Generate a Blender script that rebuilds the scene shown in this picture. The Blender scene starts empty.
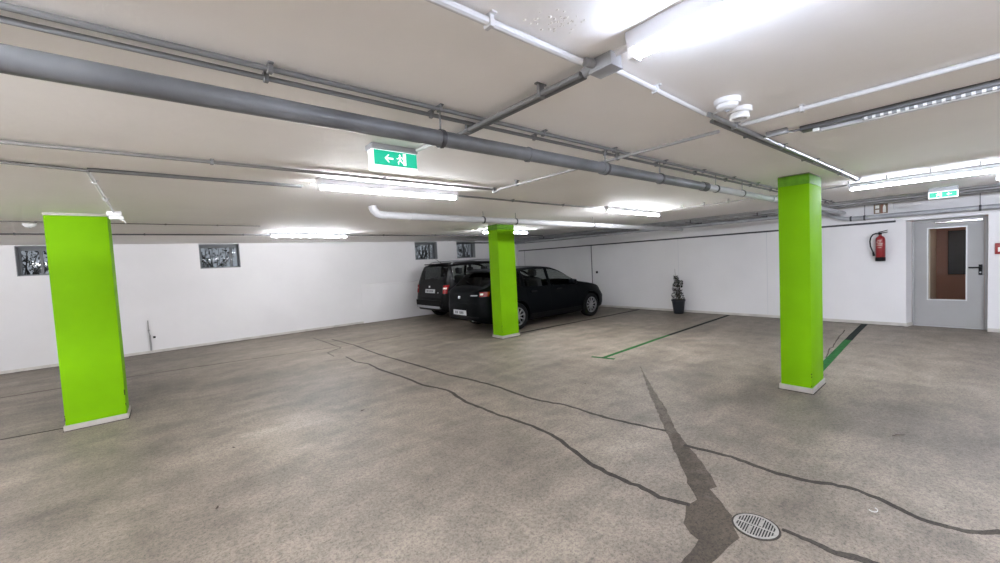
import bpy, bmesh, math, random
import numpy as np
from mathutils import Vector, Matrix
from mathutils.bvhtree import BVHTree

scene = bpy.context.scene
COL = scene.collection
PI = math.pi
CEIL = 2.37          # ceiling height
WX, WY = 10.5, 11.5  # right wall plane x, left wall plane y
BX, BY = -5.0, -5.0  # back walls, behind the camera

# ---------------------------------------------------------------- materials
def new_mat(name):
    m = bpy.data.materials.new(name); m.use_nodes = True
    nt = m.node_tree
    return m, nt, nt.nodes['Principled BSDF']

def mat(name, col, rough=0.5, metal=0.0, coat=0.0, emit=None, strength=0.0, var=0.0, scale=8.0, bump=0.0, bscale=60.0, spec=None):
    m, nt, b = new_mat(name)
    b.inputs['Base Color'].default_value = (*col, 1)
    b.inputs['Roughness'].default_value = rough
    b.inputs['Metallic'].default_value = metal
    if spec is not None: b.inputs['Specular IOR Level'].default_value = spec
    if coat:
        b.inputs['Coat Weight'].default_value = coat
        b.inputs['Coat Roughness'].default_value = 0.06
    if emit:
        b.inputs['Emission Color'].default_value = (*emit, 1)
        b.inputs['Emission Strength'].default_value = strength
    if var or bump:
        tc = nt.nodes.new('ShaderNodeTexCoord')
        if var:
            n = nt.nodes.new('ShaderNodeTexNoise'); n.inputs['Scale'].default_value = scale
            n.inputs['Detail'].default_value = 6
            nt.links.new(tc.outputs['Object'], n.inputs['Vector'])
            r = nt.nodes.new('ShaderNodeValToRGB')
            r.color_ramp.elements[0].position = 0.3; r.color_ramp.elements[1].position = 0.7
            r.color_ramp.elements[0].color = (*[c * (1 - var) for c in col], 1)
            r.color_ramp.elements[1].color = (*[min(1, c * (1 + var)) for c in col], 1)
            nt.links.new(n.outputs['Fac'], r.inputs['Fac'])
            nt.links.new(r.outputs['Color'], b.inputs['Base Color'])
        if bump:
            n2 = nt.nodes.new('ShaderNodeTexNoise'); n2.inputs['Scale'].default_value = bscale
            n2.inputs['Detail'].default_value = 4
            nt.links.new(tc.outputs['Object'], n2.inputs['Vector'])
            bp = nt.nodes.new('ShaderNodeBump'); bp.inputs['Strength'].default_value = bump
            bp.inputs['Distance'].default_value = 0.01
            nt.links.new(n2.outputs['Fac'], bp.inputs['Height'])
            nt.links.new(bp.outputs['Normal'], b.inputs['Normal'])
    return m

def glass_mat(name, tint, rough=0.02, mixf=0.12, refl=0.9):
    """thin pane: tinted transparency plus a clear reflection"""
    m = bpy.data.materials.new(name); m.use_nodes = True
    nt = m.node_tree; nt.nodes.clear()
    o = nt.nodes.new('ShaderNodeOutputMaterial')
    t = nt.nodes.new('ShaderNodeBsdfTransparent'); t.inputs['Color'].default_value = (*tint, 1)
    g = nt.nodes.new('ShaderNodeBsdfGlossy'); g.inputs['Roughness'].default_value = rough
    f = nt.nodes.new('ShaderNodeFresnel'); f.inputs['IOR'].default_value = 1.5
    a = nt.nodes.new('ShaderNodeMath'); a.operation = 'MULTIPLY_ADD'
    a.inputs[1].default_value = refl; a.inputs[2].default_value = mixf * 0.2
    nt.links.new(f.outputs[0], a.inputs[0])
    mx = nt.nodes.new('ShaderNodeMixShader')
    nt.links.new(a.outputs[0], mx.inputs['Fac'])
    nt.links.new(t.outputs[0], mx.inputs[1]); nt.links.new(g.outputs[0], mx.inputs[2])
    nt.links.new(mx.outputs[0], o.inputs['Surface'])
    return m

def concrete_mat(name, dark=1.0, rough=0.62, blobs=(), wear=None, tint=(1, 1, 1)):
    m, nt, b = new_mat(name)
    N = nt.nodes; L = nt.links
    tc = N.new('ShaderNodeTexCoord')
    def noise(scale, detail=6, rough_=0.6, vec=None, dist=0.0):
        n = N.new('ShaderNodeTexNoise'); n.inputs['Scale'].default_value = scale
        n.inputs['Detail'].default_value = detail; n.inputs['Roughness'].default_value = rough_
        n.inputs['Distortion'].default_value = dist
        L.new(vec or tc.outputs['Object'], n.inputs['Vector']); return n.outputs['Fac']
    def ramp(fac, p0, c0, p1, c1):
        r = N.new('ShaderNodeValToRGB')
        r.color_ramp.elements[0].position = p0; r.color_ramp.elements[1].position = p1
        r.color_ramp.elements[0].color = (c0, c0, c0, 1); r.color_ramp.elements[1].color = (c1, c1, c1, 1)
        L.new(fac, r.inputs['Fac']); return r.outputs['Color']
    def mul(a, c):
        x = N.new('ShaderNodeMix'); x.data_type = 'RGBA'; x.blend_type = 'MULTIPLY'
        x.inputs['Factor'].default_value = 1.0
        L.new(a, x.inputs['A']); L.new(c, x.inputs['B']); return x.outputs['Result']
    mp = N.new('ShaderNodeMapping'); mp.inputs['Scale'].default_value = (0.35, 1.6, 1)
    mp.inputs['Rotation'].default_value = (0, 0, 0.5)
    L.new(tc.outputs['Object'], mp.inputs['Vector'])
    base = N.new('ShaderNodeRGB'); base.outputs[0].default_value = (0.258 * dark * tint[0], 0.217 * dark * tint[1], 0.174 * dark * tint[2], 1)
    c = base.outputs[0]
    sx = N.new('ShaderNodeSeparateXYZ'); L.new(tc.outputs['Object'], sx.inputs[0])
    def math_(op, a, b_=None, v=None, v2=None):
        n = N.new('ShaderNodeMath'); n.operation = op
        L.new(a, n.inputs[0])
        if b_ is not None: L.new(b_, n.inputs[1])
        elif v is not None: n.inputs[1].default_value = v
        if v2 is not None: n.inputs[2].default_value = v2
        return n.outputs[0]
    if wear:            # the filler is scuffed away towards its far end
        x0, x1, full = wear
        t = math_('MULTIPLY_ADD', sx.outputs['X'], v=1 / (x1 - x0), v2=-x0 / (x1 - x0))
        w_ = N.new('ShaderNodeTexNoise'); w_.inputs['Scale'].default_value = 9; w_.inputs['Detail'].default_value = 6
        L.new(tc.outputs['Object'], w_.inputs['Vector'])
        t = math_('ADD', t, math_('MULTIPLY_ADD', w_.outputs['Fac'], v=1.5, v2=-0.75))
        cl_ = N.new('ShaderNodeClamp'); L.new(t, cl_.inputs[0])
        mx_ = N.new('ShaderNodeMix'); mx_.data_type = 'RGBA'
        L.new(cl_.outputs[0], mx_.inputs['Factor']); L.new(c, mx_.inputs['A'])
        b2 = N.new('ShaderNodeRGB'); b2.outputs[0].default_value = (0.255 * full, 0.218 * full, 0.182 * full, 1)
        L.new(b2.outputs[0], mx_.inputs['B']); c = mx_.outputs['Result']
    if blobs:  # wear patches, plus areas of brighter and dimmer light put into the colour
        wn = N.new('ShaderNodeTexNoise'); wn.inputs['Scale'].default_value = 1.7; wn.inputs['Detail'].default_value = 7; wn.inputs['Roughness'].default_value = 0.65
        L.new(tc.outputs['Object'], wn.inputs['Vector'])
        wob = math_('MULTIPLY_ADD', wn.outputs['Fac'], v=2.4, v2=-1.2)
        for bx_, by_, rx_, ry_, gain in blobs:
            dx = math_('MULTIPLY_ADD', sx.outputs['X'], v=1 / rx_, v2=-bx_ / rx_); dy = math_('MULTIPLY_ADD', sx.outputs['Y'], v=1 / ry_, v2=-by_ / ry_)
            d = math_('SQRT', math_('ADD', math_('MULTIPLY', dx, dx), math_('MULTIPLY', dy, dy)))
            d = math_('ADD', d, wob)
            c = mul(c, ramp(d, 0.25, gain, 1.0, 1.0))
    c = mul(c, ramp(noise(0.55, 4, 0.55), 0.32, 0.78, 0.62, 1.06))          # wide worn patches
    c = mul(c, ramp(noise(1.3, 7, 0.65, mp.outputs[0], 0.4), 0.32, 0.72, 0.66, 1.08))   # streaks
    c = mul(c, ramp(noise(3.5, 8, 0.7), 0.33, 0.68, 0.6, 1.06))              # blotches
    c = mul(c, ramp(noise(38, 6, 0.85), 0.36, 0.50, 0.55, 1.12))             # grain
    c = mul(c, ramp(noise(85, 3, 0.75), 0.33, 0.25, 0.44, 1.0))               # pits
    L.new(c, b.inputs['Base Color'])
    b.inputs['Roughness'].default_value = rough
    b.inputs['Specular IOR Level'].default_value = 0.35
    bp = N.new('ShaderNodeBump'); bp.inputs['Strength'].default_value = 0.35; bp.inputs['Distance'].default_value = 0.004
    L.new(noise(70, 5, 0.7), bp.inputs['Height']); L.new(bp.outputs['Normal'], b.inputs['Normal'])
    return m

def plaster_mat(name, col, rough=0.75, stain=0.08, flake=None):
    m, nt, b = new_mat(name)
    N = nt.nodes; L = nt.links
    tc = N.new('ShaderNodeTexCoord')
    n = N.new('ShaderNodeTexNoise'); n.inputs['Scale'].default_value = 0.9; n.inputs['Detail'].default_value = 7
    n.inputs['Roughness'].default_value = 0.6
    L.new(tc.outputs['Object'], n.inputs['Vector'])
    r = N.new('ShaderNodeValToRGB')
    r.color_ramp.elements[0].position = 0.3; r.color_ramp.elements[1].position = 0.62
    r.color_ramp.elements[0].color = (*[c * (1 - stain) for c in col], 1)
    r.color_ramp.elements[1].color = (*col, 1)
    L.new(n.outputs['Fac'], r.inputs['Fac']); L.new(r.outputs['Color'], b.inputs['Base Color'])
    b.inputs['Roughness'].default_value = rough
    b.inputs['Specular IOR Level'].default_value = 0.25
    n2 = N.new('ShaderNodeTexNoise'); n2.inputs['Scale'].default_value = 22; n2.inputs['Detail'].default_value = 5
    L.new(tc.outputs['Object'], n2.inputs['Vector'])
    bp = N.new('ShaderNodeBump'); bp.inputs['Strength'].default_value = 0.12; bp.inputs['Distance'].default_value = 0.01
    L.new(n2.outputs['Fac'], bp.inputs['Height']); L.new(bp.outputs['Normal'], b.inputs['Normal'])
    return m

def led_mat(name):
    """unlit strip: white cover with a regular row of pale diodes along local y"""
    m, nt, b = new_mat(name)
    N = nt.nodes; L = nt.links
    tc = N.new('ShaderNodeTexCoord'); sp = N.new('ShaderNodeSeparateXYZ'); L.new(tc.outputs['Object'], sp.inputs[0])
    a = N.new('ShaderNodeMath'); a.operation = 'MULTIPLY'; a.inputs[1].default_value = 2 * PI / 0.034
    L.new(sp.outputs['Y'], a.inputs[0])
    s = N.new('ShaderNodeMath'); s.operation = 'SINE'; L.new(a.outputs[0], s.inputs[0])
    r = N.new('ShaderNodeValToRGB')
    r.color_ramp.elements[0].position = 0.0; r.color_ramp.elements[1].position = 0.45
    r.color_ramp.elements[0].color = (0.30, 0.31, 0.33, 1); r.color_ramp.elements[1].color = (0.92, 0.92, 0.95, 1)
    L.new(s.outputs[0], r.inputs['Fac']); L.new(r.outputs['Color'], b.inputs['Base Color'])
    b.inputs['Roughness'].default_value = 0.25
    return m

M = {}
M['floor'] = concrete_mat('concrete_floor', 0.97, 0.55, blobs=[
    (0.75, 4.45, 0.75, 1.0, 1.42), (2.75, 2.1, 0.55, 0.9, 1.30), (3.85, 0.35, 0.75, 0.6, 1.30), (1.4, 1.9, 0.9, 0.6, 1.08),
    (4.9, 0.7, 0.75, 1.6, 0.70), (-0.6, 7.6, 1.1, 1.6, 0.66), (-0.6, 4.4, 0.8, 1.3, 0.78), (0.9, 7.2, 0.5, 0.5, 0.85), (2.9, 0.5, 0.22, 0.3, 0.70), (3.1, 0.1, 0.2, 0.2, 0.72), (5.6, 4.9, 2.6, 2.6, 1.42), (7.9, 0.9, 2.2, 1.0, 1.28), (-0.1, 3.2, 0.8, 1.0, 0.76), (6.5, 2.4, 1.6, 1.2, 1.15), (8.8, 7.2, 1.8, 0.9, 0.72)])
M['patch'] = concrete_mat('patch_mortar', 0.33, 0.8, wear=(2.6, 5.4, 0.80), tint=(1.0, 0.94, 0.86))
M['seal'] = concrete_mat('crack_sealant', 0.22, 0.85)
M['joint'] = mat('joint_and_foot_shade', (0.03, 0.027, 0.024), 0.9, spec=0.05)
M['faint'] = mat('faint_crack', (0.10, 0.083, 0.07), 0.9, spec=0.05)
M['wall'] = plaster_mat('wall_paint', (0.73, 0.715, 0.72), 0.7, 0.06)
M['lower'] = plaster_mat('lower_wall_paint', (0.79, 0.785, 0.80), 0.7, 0.06)
M['ceil'] = plaster_mat('ceiling_paint', (0.93, 0.91, 0.89), 0.75, 0.05)
M['base'] = mat('baseboard_paint', (0.52, 0.49, 0.45), 0.6, var=0.15, scale=5)
M['beam_shade'] = mat('painted_beam_shade', (0.06, 0.06, 0.065), 0.8)
M['hair'] = mat('wall_joint_paint', (0.60, 0.60, 0.62), 0.8)
M['green'] = mat('lime_green_paint', (0.155, 0.36, 0.003), 0.65, spec=0.06, var=0.05, scale=3, bump=0.08, bscale=35)
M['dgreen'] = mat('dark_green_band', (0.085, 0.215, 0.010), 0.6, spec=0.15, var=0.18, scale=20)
M['pbase'] = mat('pillar_skirting', (0.37, 0.34, 0.31), 0.6, var=0.1, scale=12)
M['white'] = mat('white_plastic', (0.80, 0.80, 0.80), 0.4)
M['conduit_w'] = mat('white_conduit', (0.62, 0.62, 0.63), 0.45)
M['conduit_m'] = mat('mid_grey_conduit', (0.30, 0.295, 0.29), 0.5)
M['conduit_g'] = mat('grey_conduit', (0.19, 0.19, 0.195), 0.5)
M['conduit_c'] = mat('ceiling_painted_conduit', (0.15, 0.142, 0.135), 0.6)
M['conduit_d'] = mat('dark_cable', (0.08, 0.08, 0.085), 0.5)
M['drain'] = mat('grey_drain_pipe', (0.145, 0.15, 0.16), 0.45, var=0.35, scale=4)
M['pipe_m'] = mat('mid_grey_pipe', (0.34, 0.345, 0.36), 0.45, var=0.2, scale=5)
M['drain_w'] = mat('pale_drain_pipe', (0.46, 0.46, 0.475), 0.45, var=0.06, scale=5)
M['steel'] = mat('galvanised_steel', (0.42, 0.43, 0.45), 0.38, 0.8, var=0.15, scale=10)
M['clamp'] = mat('dark_clamp', (0.07, 0.07, 0.075), 0.5, 0.5)
M['boxg'] = mat('grey_junction_box', (0.34, 0.35, 0.37), 0.5)
M['housing'] = mat('light_housing', (0.55, 0.55, 0.57), 0.45)
def lamp_mat(name, strength, col=(0.92, 0.945, 1.0)): return mat(name, (0.9, 0.9, 0.9), 0.4, emit=col, strength=strength)
M['tube'] = lamp_mat('lit_tube', 62)
M['tube_far'] = lamp_mat('lit_tube_window_row', 150)
M['tube_b'] = lamp_mat('lit_older_tube', 100)
M['tube_c'] = lamp_mat('lit_cool_tube', 36, (0.70, 0.79, 1.0))
M['tube_d'] = lamp_mat('lit_cool_dim_tube', 54, (0.80, 0.86, 1.0))
M['tube_fill_cool'] = lamp_mat('added_cool_fill_tube', 300, (0.82, 0.88, 1.0))
M['tube_s'] = lamp_mat('added_fill_tube', 330)
M['tube_off'] = led_mat('unlit_strip')
M['exit_green'] = mat('exit_sign_green', (0.0, 0.22, 0.13), 0.35, emit=(0.0, 0.62, 0.38), strength=0.27)
M['exit_white'] = mat('exit_sign_white', (0.9, 0.9, 0.9), 0.35, emit=(0.9, 1.0, 0.97), strength=0.40)
M['door'] = mat('grey_door_paint', (0.305, 0.30, 0.295), 0.55, var=0.03, scale=3)
M['dframe'] = mat('door_frame_paint', (0.35, 0.345, 0.34), 0.5)
M['black'] = mat('black_plastic', (0.006, 0.006, 0.007), 0.5, spec=0.15)
M['bead'] = mat('glazing_bead', (0.55, 0.55, 0.55), 0.4, 0.4)
M['pane'] = glass_mat('clear_pane', (0.85, 0.85, 0.85), 0.02, 0.0, 0.35)
M['wpane'] = glass_mat('dusty_window_pane', (0.80, 0.82, 0.84), 0.05, 0.0, 0.12)
M['carglass'] = glass_mat('tinted_car_glass', (0.78, 0.82, 0.80), 0.02, 0.0, 0.4)
M['carglass_d'] = glass_mat('dark_car_glass', (0.22, 0.23, 0.235), 0.02, 0.0, 0.4)
M['wframe'] = mat('window_frame_paint', (0.10, 0.105, 0.11), 0.5, 0.3)
M['reveal'] = mat('window_reveal_paint', (0.26, 0.27, 0.28), 0.7)
M['corr_wall'] = plaster_mat('corridor_wall_paint', (0.50, 0.27, 0.19), 0.7, 0.1)
M['corr_pale'] = plaster_mat('corridor_side_paint', (0.80, 0.68, 0.52), 0.7, 0.1)
M['corr_floor'] = mat('corridor_floor_tile', (0.20, 0.13, 0.10), 0.4)
M['board'] = mat('dark_notice_board', (0.016, 0.02, 0.024), 0.5)
M['red'] = mat('extinguisher_red', (0.24, 0.008, 0.012), 0.3, coat=0.4)
M['redbox'] = mat('red_box_paint', (0.24, 0.014, 0.012), 0.4)
M['label'] = mat('printed_label', (0.34, 0.22, 0.18), 0.5)
M['signbrown'] = mat('sign_brown', (0.20, 0.145, 0.09), 0.45)
M['signred'] = mat('sign_red_brown', (0.26, 0.11, 0.07), 0.45)
M['signwhite'] = mat('sign_white', (0.80, 0.80, 0.76), 0.5)
M['line_green'] = mat('green_floor_paint', (0.022, 0.115, 0.032), 0.8, spec=0.1, var=0.35, scale=14)
M['line_dark'] = mat('worn_dark_floor_paint', (0.022, 0.028, 0.026), 0.9, spec=0.05, var=0.3, scale=14)
M['car_blue'] = mat('black_blue_car_paint', (0.0016, 0.0022, 0.003), 0.4, 0.0, spec=0.06)
M['car_brown'] = mat('graphite_car_paint', (0.004, 0.0038, 0.0042), 0.4, 0.0, spec=0.12)
M['trim'] = mat('black_car_trim', (0.004, 0.004, 0.0045), 0.6, spec=0.12)
M['silver'] = mat('silver_trim', (0.34, 0.35, 0.365), 0.3, 0.7)
M['seat'] = mat('car_seat_fabric', (0.03, 0.03, 0.032), 0.9)
M['tyre'] = mat('tyre_rubber', (0.006, 0.006, 0.0065), 0.8, spec=0.15)
M['rim'] = mat('alloy_rim', (0.40, 0.41, 0.43), 0.3, 0.8)
M['rim_d'] = mat('dark_brake_disc', (0.01, 0.01, 0.011), 0.7)  # near-black colour of the disc behind the spokes
M['tail'] = mat('tail_light_red', (0.30, 0.006, 0.008), 0.2, coat=0.5)
M['tailw'] = mat('tail_light_clear', (0.75, 0.62, 0.55), 0.2, coat=0.5)
M['plate'] = mat('number_plate_white', (0.50, 0.51, 0.53), 0.45)
M['platech'] = mat('number_plate_characters', (0.06, 0.06, 0.07), 0.5)
M['chrome'] = mat('chrome', (0.85, 0.86, 0.88), 0.15, 1.0)
M['head'] = mat('headlamp_glass', (0.35, 0.36, 0.38), 0.1, coat=0.5)
M['pot'] = mat('dark_plant_pot', (0.012, 0.014, 0.019), 0.45)
M['soil'] = mat('potting_soil', (0.03, 0.022, 0.016), 0.95)
M['stem'] = mat('plant_stem', (0.09, 0.065, 0.045), 0.8)
M['leaf'] = mat('dark_leaf', (0.013, 0.016, 0.009), 0.75, spec=0.04, var=0.4, scale=40)
M['twig'] = mat('dark_twig', (0.035, 0.03, 0.025), 0.9)
M['grate'] = mat('cast_grate_metal', (0.36, 0.34, 0.32), 0.45, 0.35, var=0.2, scale=30)
M['pit'] = mat('drain_pit', (0.012, 0.012, 0.012), 0.9)
M['ground'] = mat('outside_soil', (0.07, 0.06, 0.045), 0.95, var=0.4, scale=3)
M['debris'] = mat('dry_leaf', (0.05, 0.035, 0.025), 0.9)
M['paper'] = mat('white_scrap', (0.55, 0.55, 0.54), 0.6)
M['flake'] = mat('peeling_paint', (0.86, 0.83, 0.79), 0.8)

# ---------------------------------------------------------------- mesh helpers
def add_box(bm, x0, y0, z0, x1, y1, z1, bev=0.0, seg=2):
    t = bmesh.new()
    bmesh.ops.create_cube(t, size=1)
    for v in t.verts:
        v.co = Vector(((x0 + x1) / 2 + v.co.x * (x1 - x0), (y0 + y1) / 2 + v.co.y * (y1 - y0), (z0 + z1) / 2 + v.co.z * (z1 - z0)))
    if bev: bmesh.ops.bevel(t, geom=t.edges[:], offset=bev, segments=seg, affect='EDGES', profile=0.5)
    merge(bm, t); return bm

def merge(bm, t, mtx=None):
    if mtx is not None: bmesh.ops.transform(t, matrix=mtx, verts=t.verts)
    mp = {v: bm.verts.new(v.co) for v in t.verts}
    for f in t.faces:
        try: bm.faces.new([mp[v] for v in f.verts])
        except ValueError: pass
    t.free()

def box(*a, **k): return add_box(bmesh.new(), *a, **k)

def add_tube(bm, pts, r, seg=12, cap=True):
    pts = [Vector(p) for p in pts]
    n = len(pts)
    rs = r if isinstance(r, (list, tuple)) else [r] * n
    tang = []
    for i in range(n):
        a = pts[max(0, i - 1)]; b = pts[min(n - 1, i + 1)]
        tang.append((b - a).normalized())
    up = Vector((0, 0, 1)) if abs(tang[0].z) < 0.9 else Vector((1, 0, 0))
    nrm = tang[0].cross(up).normalized()
    rings = []
    for i in range(n):
        nrm = (nrm - tang[i] * nrm.dot(tang[i])).normalized()
        bi = tang[i].cross(nrm)
        rings.append([bm.verts.new(pts[i] + (nrm * math.cos(2 * PI * k / seg) + bi * math.sin(2 * PI * k / seg)) * rs[i]) for k in range(seg)])
    for i in range(n - 1):
        for k in range(seg):
            bm.faces.new((rings[i][k], rings[i][(k + 1) % seg], rings[i + 1][(k + 1) % seg], rings[i + 1][k]))
    if cap:
        bm.faces.new(rings[0][::-1]); bm.faces.new(rings[-1])
    return bm

def tube(*a, **k): return add_tube(bmesh.new(), *a, **k)

def add_lathe(bm, prof, seg=24, mtx=None):
    """prof: (r, z) pairs turned about local z"""
    t = bmesh.new(); rings = []
    for r, z in prof:
        if r < 1e-6: rings.append([t.verts.new((0, 0, z))])
        else: rings.append([t.verts.new((r * math.cos(2 * PI * k / seg), r * math.sin(2 * PI * k / seg), z)) for k in range(seg)])
    for a, b in zip(rings, rings[1:]):
        for k in range(seg):
            k2 = (k + 1) % seg
            vs = [a[k % len(a)], a[k2 % len(a)], b[k2 % len(b)], b[k % len(b)]]
            u = []
            for v in vs:
                if v not in u: u.append(v)
            if len(u) > 2: t.faces.new(u)
    merge(bm, t, mtx); return bm

def lathe(*a, **k): return add_lathe(bmesh.new(), *a, **k)

def add_prism(bm, poly, depth, mtx=None):
    """closed prism: 2-D outline in local xy, extruded to local z = depth"""
    t = bmesh.new()
    a = [t.verts.new((x, y, 0)) for x, y in poly]; b = [t.verts.new((x, y, depth)) for x, y in poly]
    t.faces.new(a[::-1]); t.faces.new(b)
    for i in range(len(poly)):
        j = (i + 1) % len(poly); t.faces.new((a[i], a[j], b[j], b[i]))
    merge(bm, t, mtx); return bm

def obj(name, bm, m, parent=None, smooth=35, loc=None):
    me = bpy.data.meshes.new(name)
    bmesh.ops.recalc_face_normals(bm, faces=bm.faces[:])
    bm.to_mesh(me); bm.free()
    if smooth:
        me.polygons.foreach_set('use_smooth', [True] * len(me.polygons))
        me.set_sharp_from_angle(angle=math.radians(smooth))
    me.materials.append(m)
    o = bpy.data.objects.new(name, me); COL.objects.link(o)
    if loc is not None: o.location = loc
    if parent is not None: o.parent = parent
    return o

def tag(o, label, cat, group=None, kind=None):
    o['label'] = label; o['category'] = cat
    if group: o['group'] = group
    if kind: o['kind'] = kind
    return o

def thing(name, label, cat, loc=(0, 0, 0), rz=0.0, group=None, kind=None):
    o = bpy.data.objects.new(name, None); COL.objects.link(o)
    o.location = loc; o.rotation_euler = (0, 0, rz); o.empty_display_size = 0.1
    return tag(o, label, cat, group, kind)

def struct(name, bm, m, parent=None, label=None, cat=None):
    o = obj(name, bm, m, parent)
    o['kind'] = 'structure'
    if label: o['label'] = label
    if cat: o['category'] = cat
    return o

def at(x=(1, 0, 0), y=(0, 1, 0), z=(0, 0, 1), o=(0, 0, 0)):
    return Matrix(((x[0], y[0], z[0], o[0]), (x[1], y[1], z[1], o[1]), (x[2], y[2], z[2], o[2]), (0, 0, 0, 1)))

# ---------------------------------------------------------------- floor, ceiling, walls
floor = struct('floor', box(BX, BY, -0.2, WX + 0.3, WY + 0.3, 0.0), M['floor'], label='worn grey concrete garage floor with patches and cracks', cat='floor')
ceiling = struct('ceiling', box(BX - 0.2, BY - 0.2, CEIL, WX + 0.3, WY + 0.4, CEIL + 0.25), M['ceil'], label='low off white painted concrete ceiling', cat='ceiling')

# left wall with four window openings
WINS = [(-2.15, -1.33), (0.60, 1.39), (6.10, 6.92), (7.69, 8.48)]
WZ0, WZ1 = 1.785, 2.355
bm = bmesh.new()
add_box(bm, BX, WY, 0, WX + 0.3, WY + 0.34, WZ0)
add_box(bm, BX, WY, WZ1, WX + 0.3, WY + 0.34, CEIL)
xs = [BX] + [v for w in WINS for v in w] + [WX + 0.3]
for i in range(0, len(xs), 2): add_box(bm, xs[i], WY, WZ0, xs[i + 1], WY + 0.34, WZ1)
struct('wall_left', bm, M['wall'], label='long white painted wall with four small high windows', cat='wall')
# thicker lower part of that wall, swelling out gradually behind the cars
bm = bmesh.new()
n = 14; top = []; 
prev = None
for i in range(n + 1):
    t = i / n
    x = 4.3 + (WX - 4.3) * t; d = 0.075 * min(1, max(0.004, t * 3.0))
    ring = [bm.verts.new((x, WY, 0)), bm.verts.new((x, WY - d, 0)), bm.verts.new((x, WY - d, 1.12 - 0.01)), bm.verts.new((x, WY, 1.12 + 0.012))]
    if prev:
        for k in range(4): bm.faces.new((prev[k], prev[(k + 1) % 4], ring[(k + 1) % 4], ring[k]))
    else: bm.faces.new(ring[::-1])
    prev = ring
bm.faces.new(prev)
struct('trim_1', bm, M['wall'], label='projecting grey lower section of the left wall', cat='wall ledge')

# right wall with a door recess, and the beam over it
DY0, DY1, DZ = -0.09, 0.886, 1.95
bm = bmesh.new()
add_box(bm, WX, DY1, 0, WX + 0.3, WY + 0.3, CEIL)
add_box(bm, WX, BY, 0, WX + 0.3, DY0, CEIL)
add_box(bm, WX, DY0, DZ + 0.012, WX + 0.3, DY1, CEIL)
struct('wall_right', bm, M['wall'], label='white painted end wall with the door', cat='wall')
bm = bmesh.new()
add_box(bm, WX - 0.045, DY1 + 0.15, 1.985, WX - 0.002, WY - 0.02, CEIL - 0.002)
struct('trim_2', bm, M['wall'], label='white beam along the top of the right wall', cat='beam')
struct('trim_3', box(WX - 0.022, DY1 + 0.12, 1.948, WX - 0.002, WY - 0.09, 1.984), M['beam_shade'], label='dark strip painted as the shadow under the beam on the right wall', cat='painted shadow')  # solid strip coloured dark as the beam's shadow line
struct('wall_back', box(BX - 0.2, BY, 0, BX, WY + 0.3, CEIL), M['wall'])
struct('wall_front', box(BX, BY - 0.2, 0, WX + 0.3, BY, CEIL), M['wall'])
# skirting
struct('baseboard_left', box(BX, WY - 0.012, 0.0, 4.3, WY - 0.001, 0.06, bev=0.003), M['base'])
bm = bmesh.new()
add_box(bm, WX - 0.014, DY1, 0.0, WX - 0.001, WY - 0.09, 0.062, bev=0.003)
add_prism(bm, [(WX - 0.014, DY1 - 0.028), (WX + 0.2, DY1 - 0.084), (WX + 0.2, DY1 - 0.0005), (WX - 0.014, DY1 - 0.0005)], 0.062, at(o=(0, 0, 0.0003)))
struct('baseboard_right', bm, M['base'])
struct('baseboard_door', box(WX - 0.014, BY, 0.0, WX - 0.001, DY0 - 0.0, 0.062, bev=0.003), M['base'])
bm = bmesh.new()
add_box(bm, BX + 0.01, WY - 0.026, 0.0003, 4.3, WY - 0.0125, 0.004); add_box(bm, 4.3, WY - 0.092, 0.0003, WX - 0.12, WY - 0.078, 0.004)  # thin dark strip along the foot of the left wall
struct('trim_8', bm, M['joint'], label='dark seam where the left wall meets the floor', cat='seam')
struct('trim_9', box(WX - 0.030, DY1 + 0.01, 0.0003, WX - 0.0145, WY - 0.10, 0.004), M['joint'], label='dark seam where the right wall meets the floor', cat='seam')
# faint vertical joints in the right wall panels
for i, (y, w) in enumerate([(11.1, 0.014), (5.15, 0.010), (3.1, 0.012)]):
    struct('trim_%d' % (4 + i), box(WX - 0.0035, y - w / 2, 0.07, WX - 0.0005, y + w / 2, 1.955), M['hair' if i else 'conduit_g'])

bm = bmesh.new()
add_prism(bm, [(WX + 0.002, DY1 - 0.0145), (WX + 0.21, DY1 - 0.072), (WX + 0.21, DY1 - 0.0005), (WX + 0.002, DY1 - 0.0005)], DZ - 0.064, at(o=(0, 0, 0.063)))
struct('trim_7', bm, M['wall'], label='splayed white reveal on the left of the door', cat='reveal')

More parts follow.
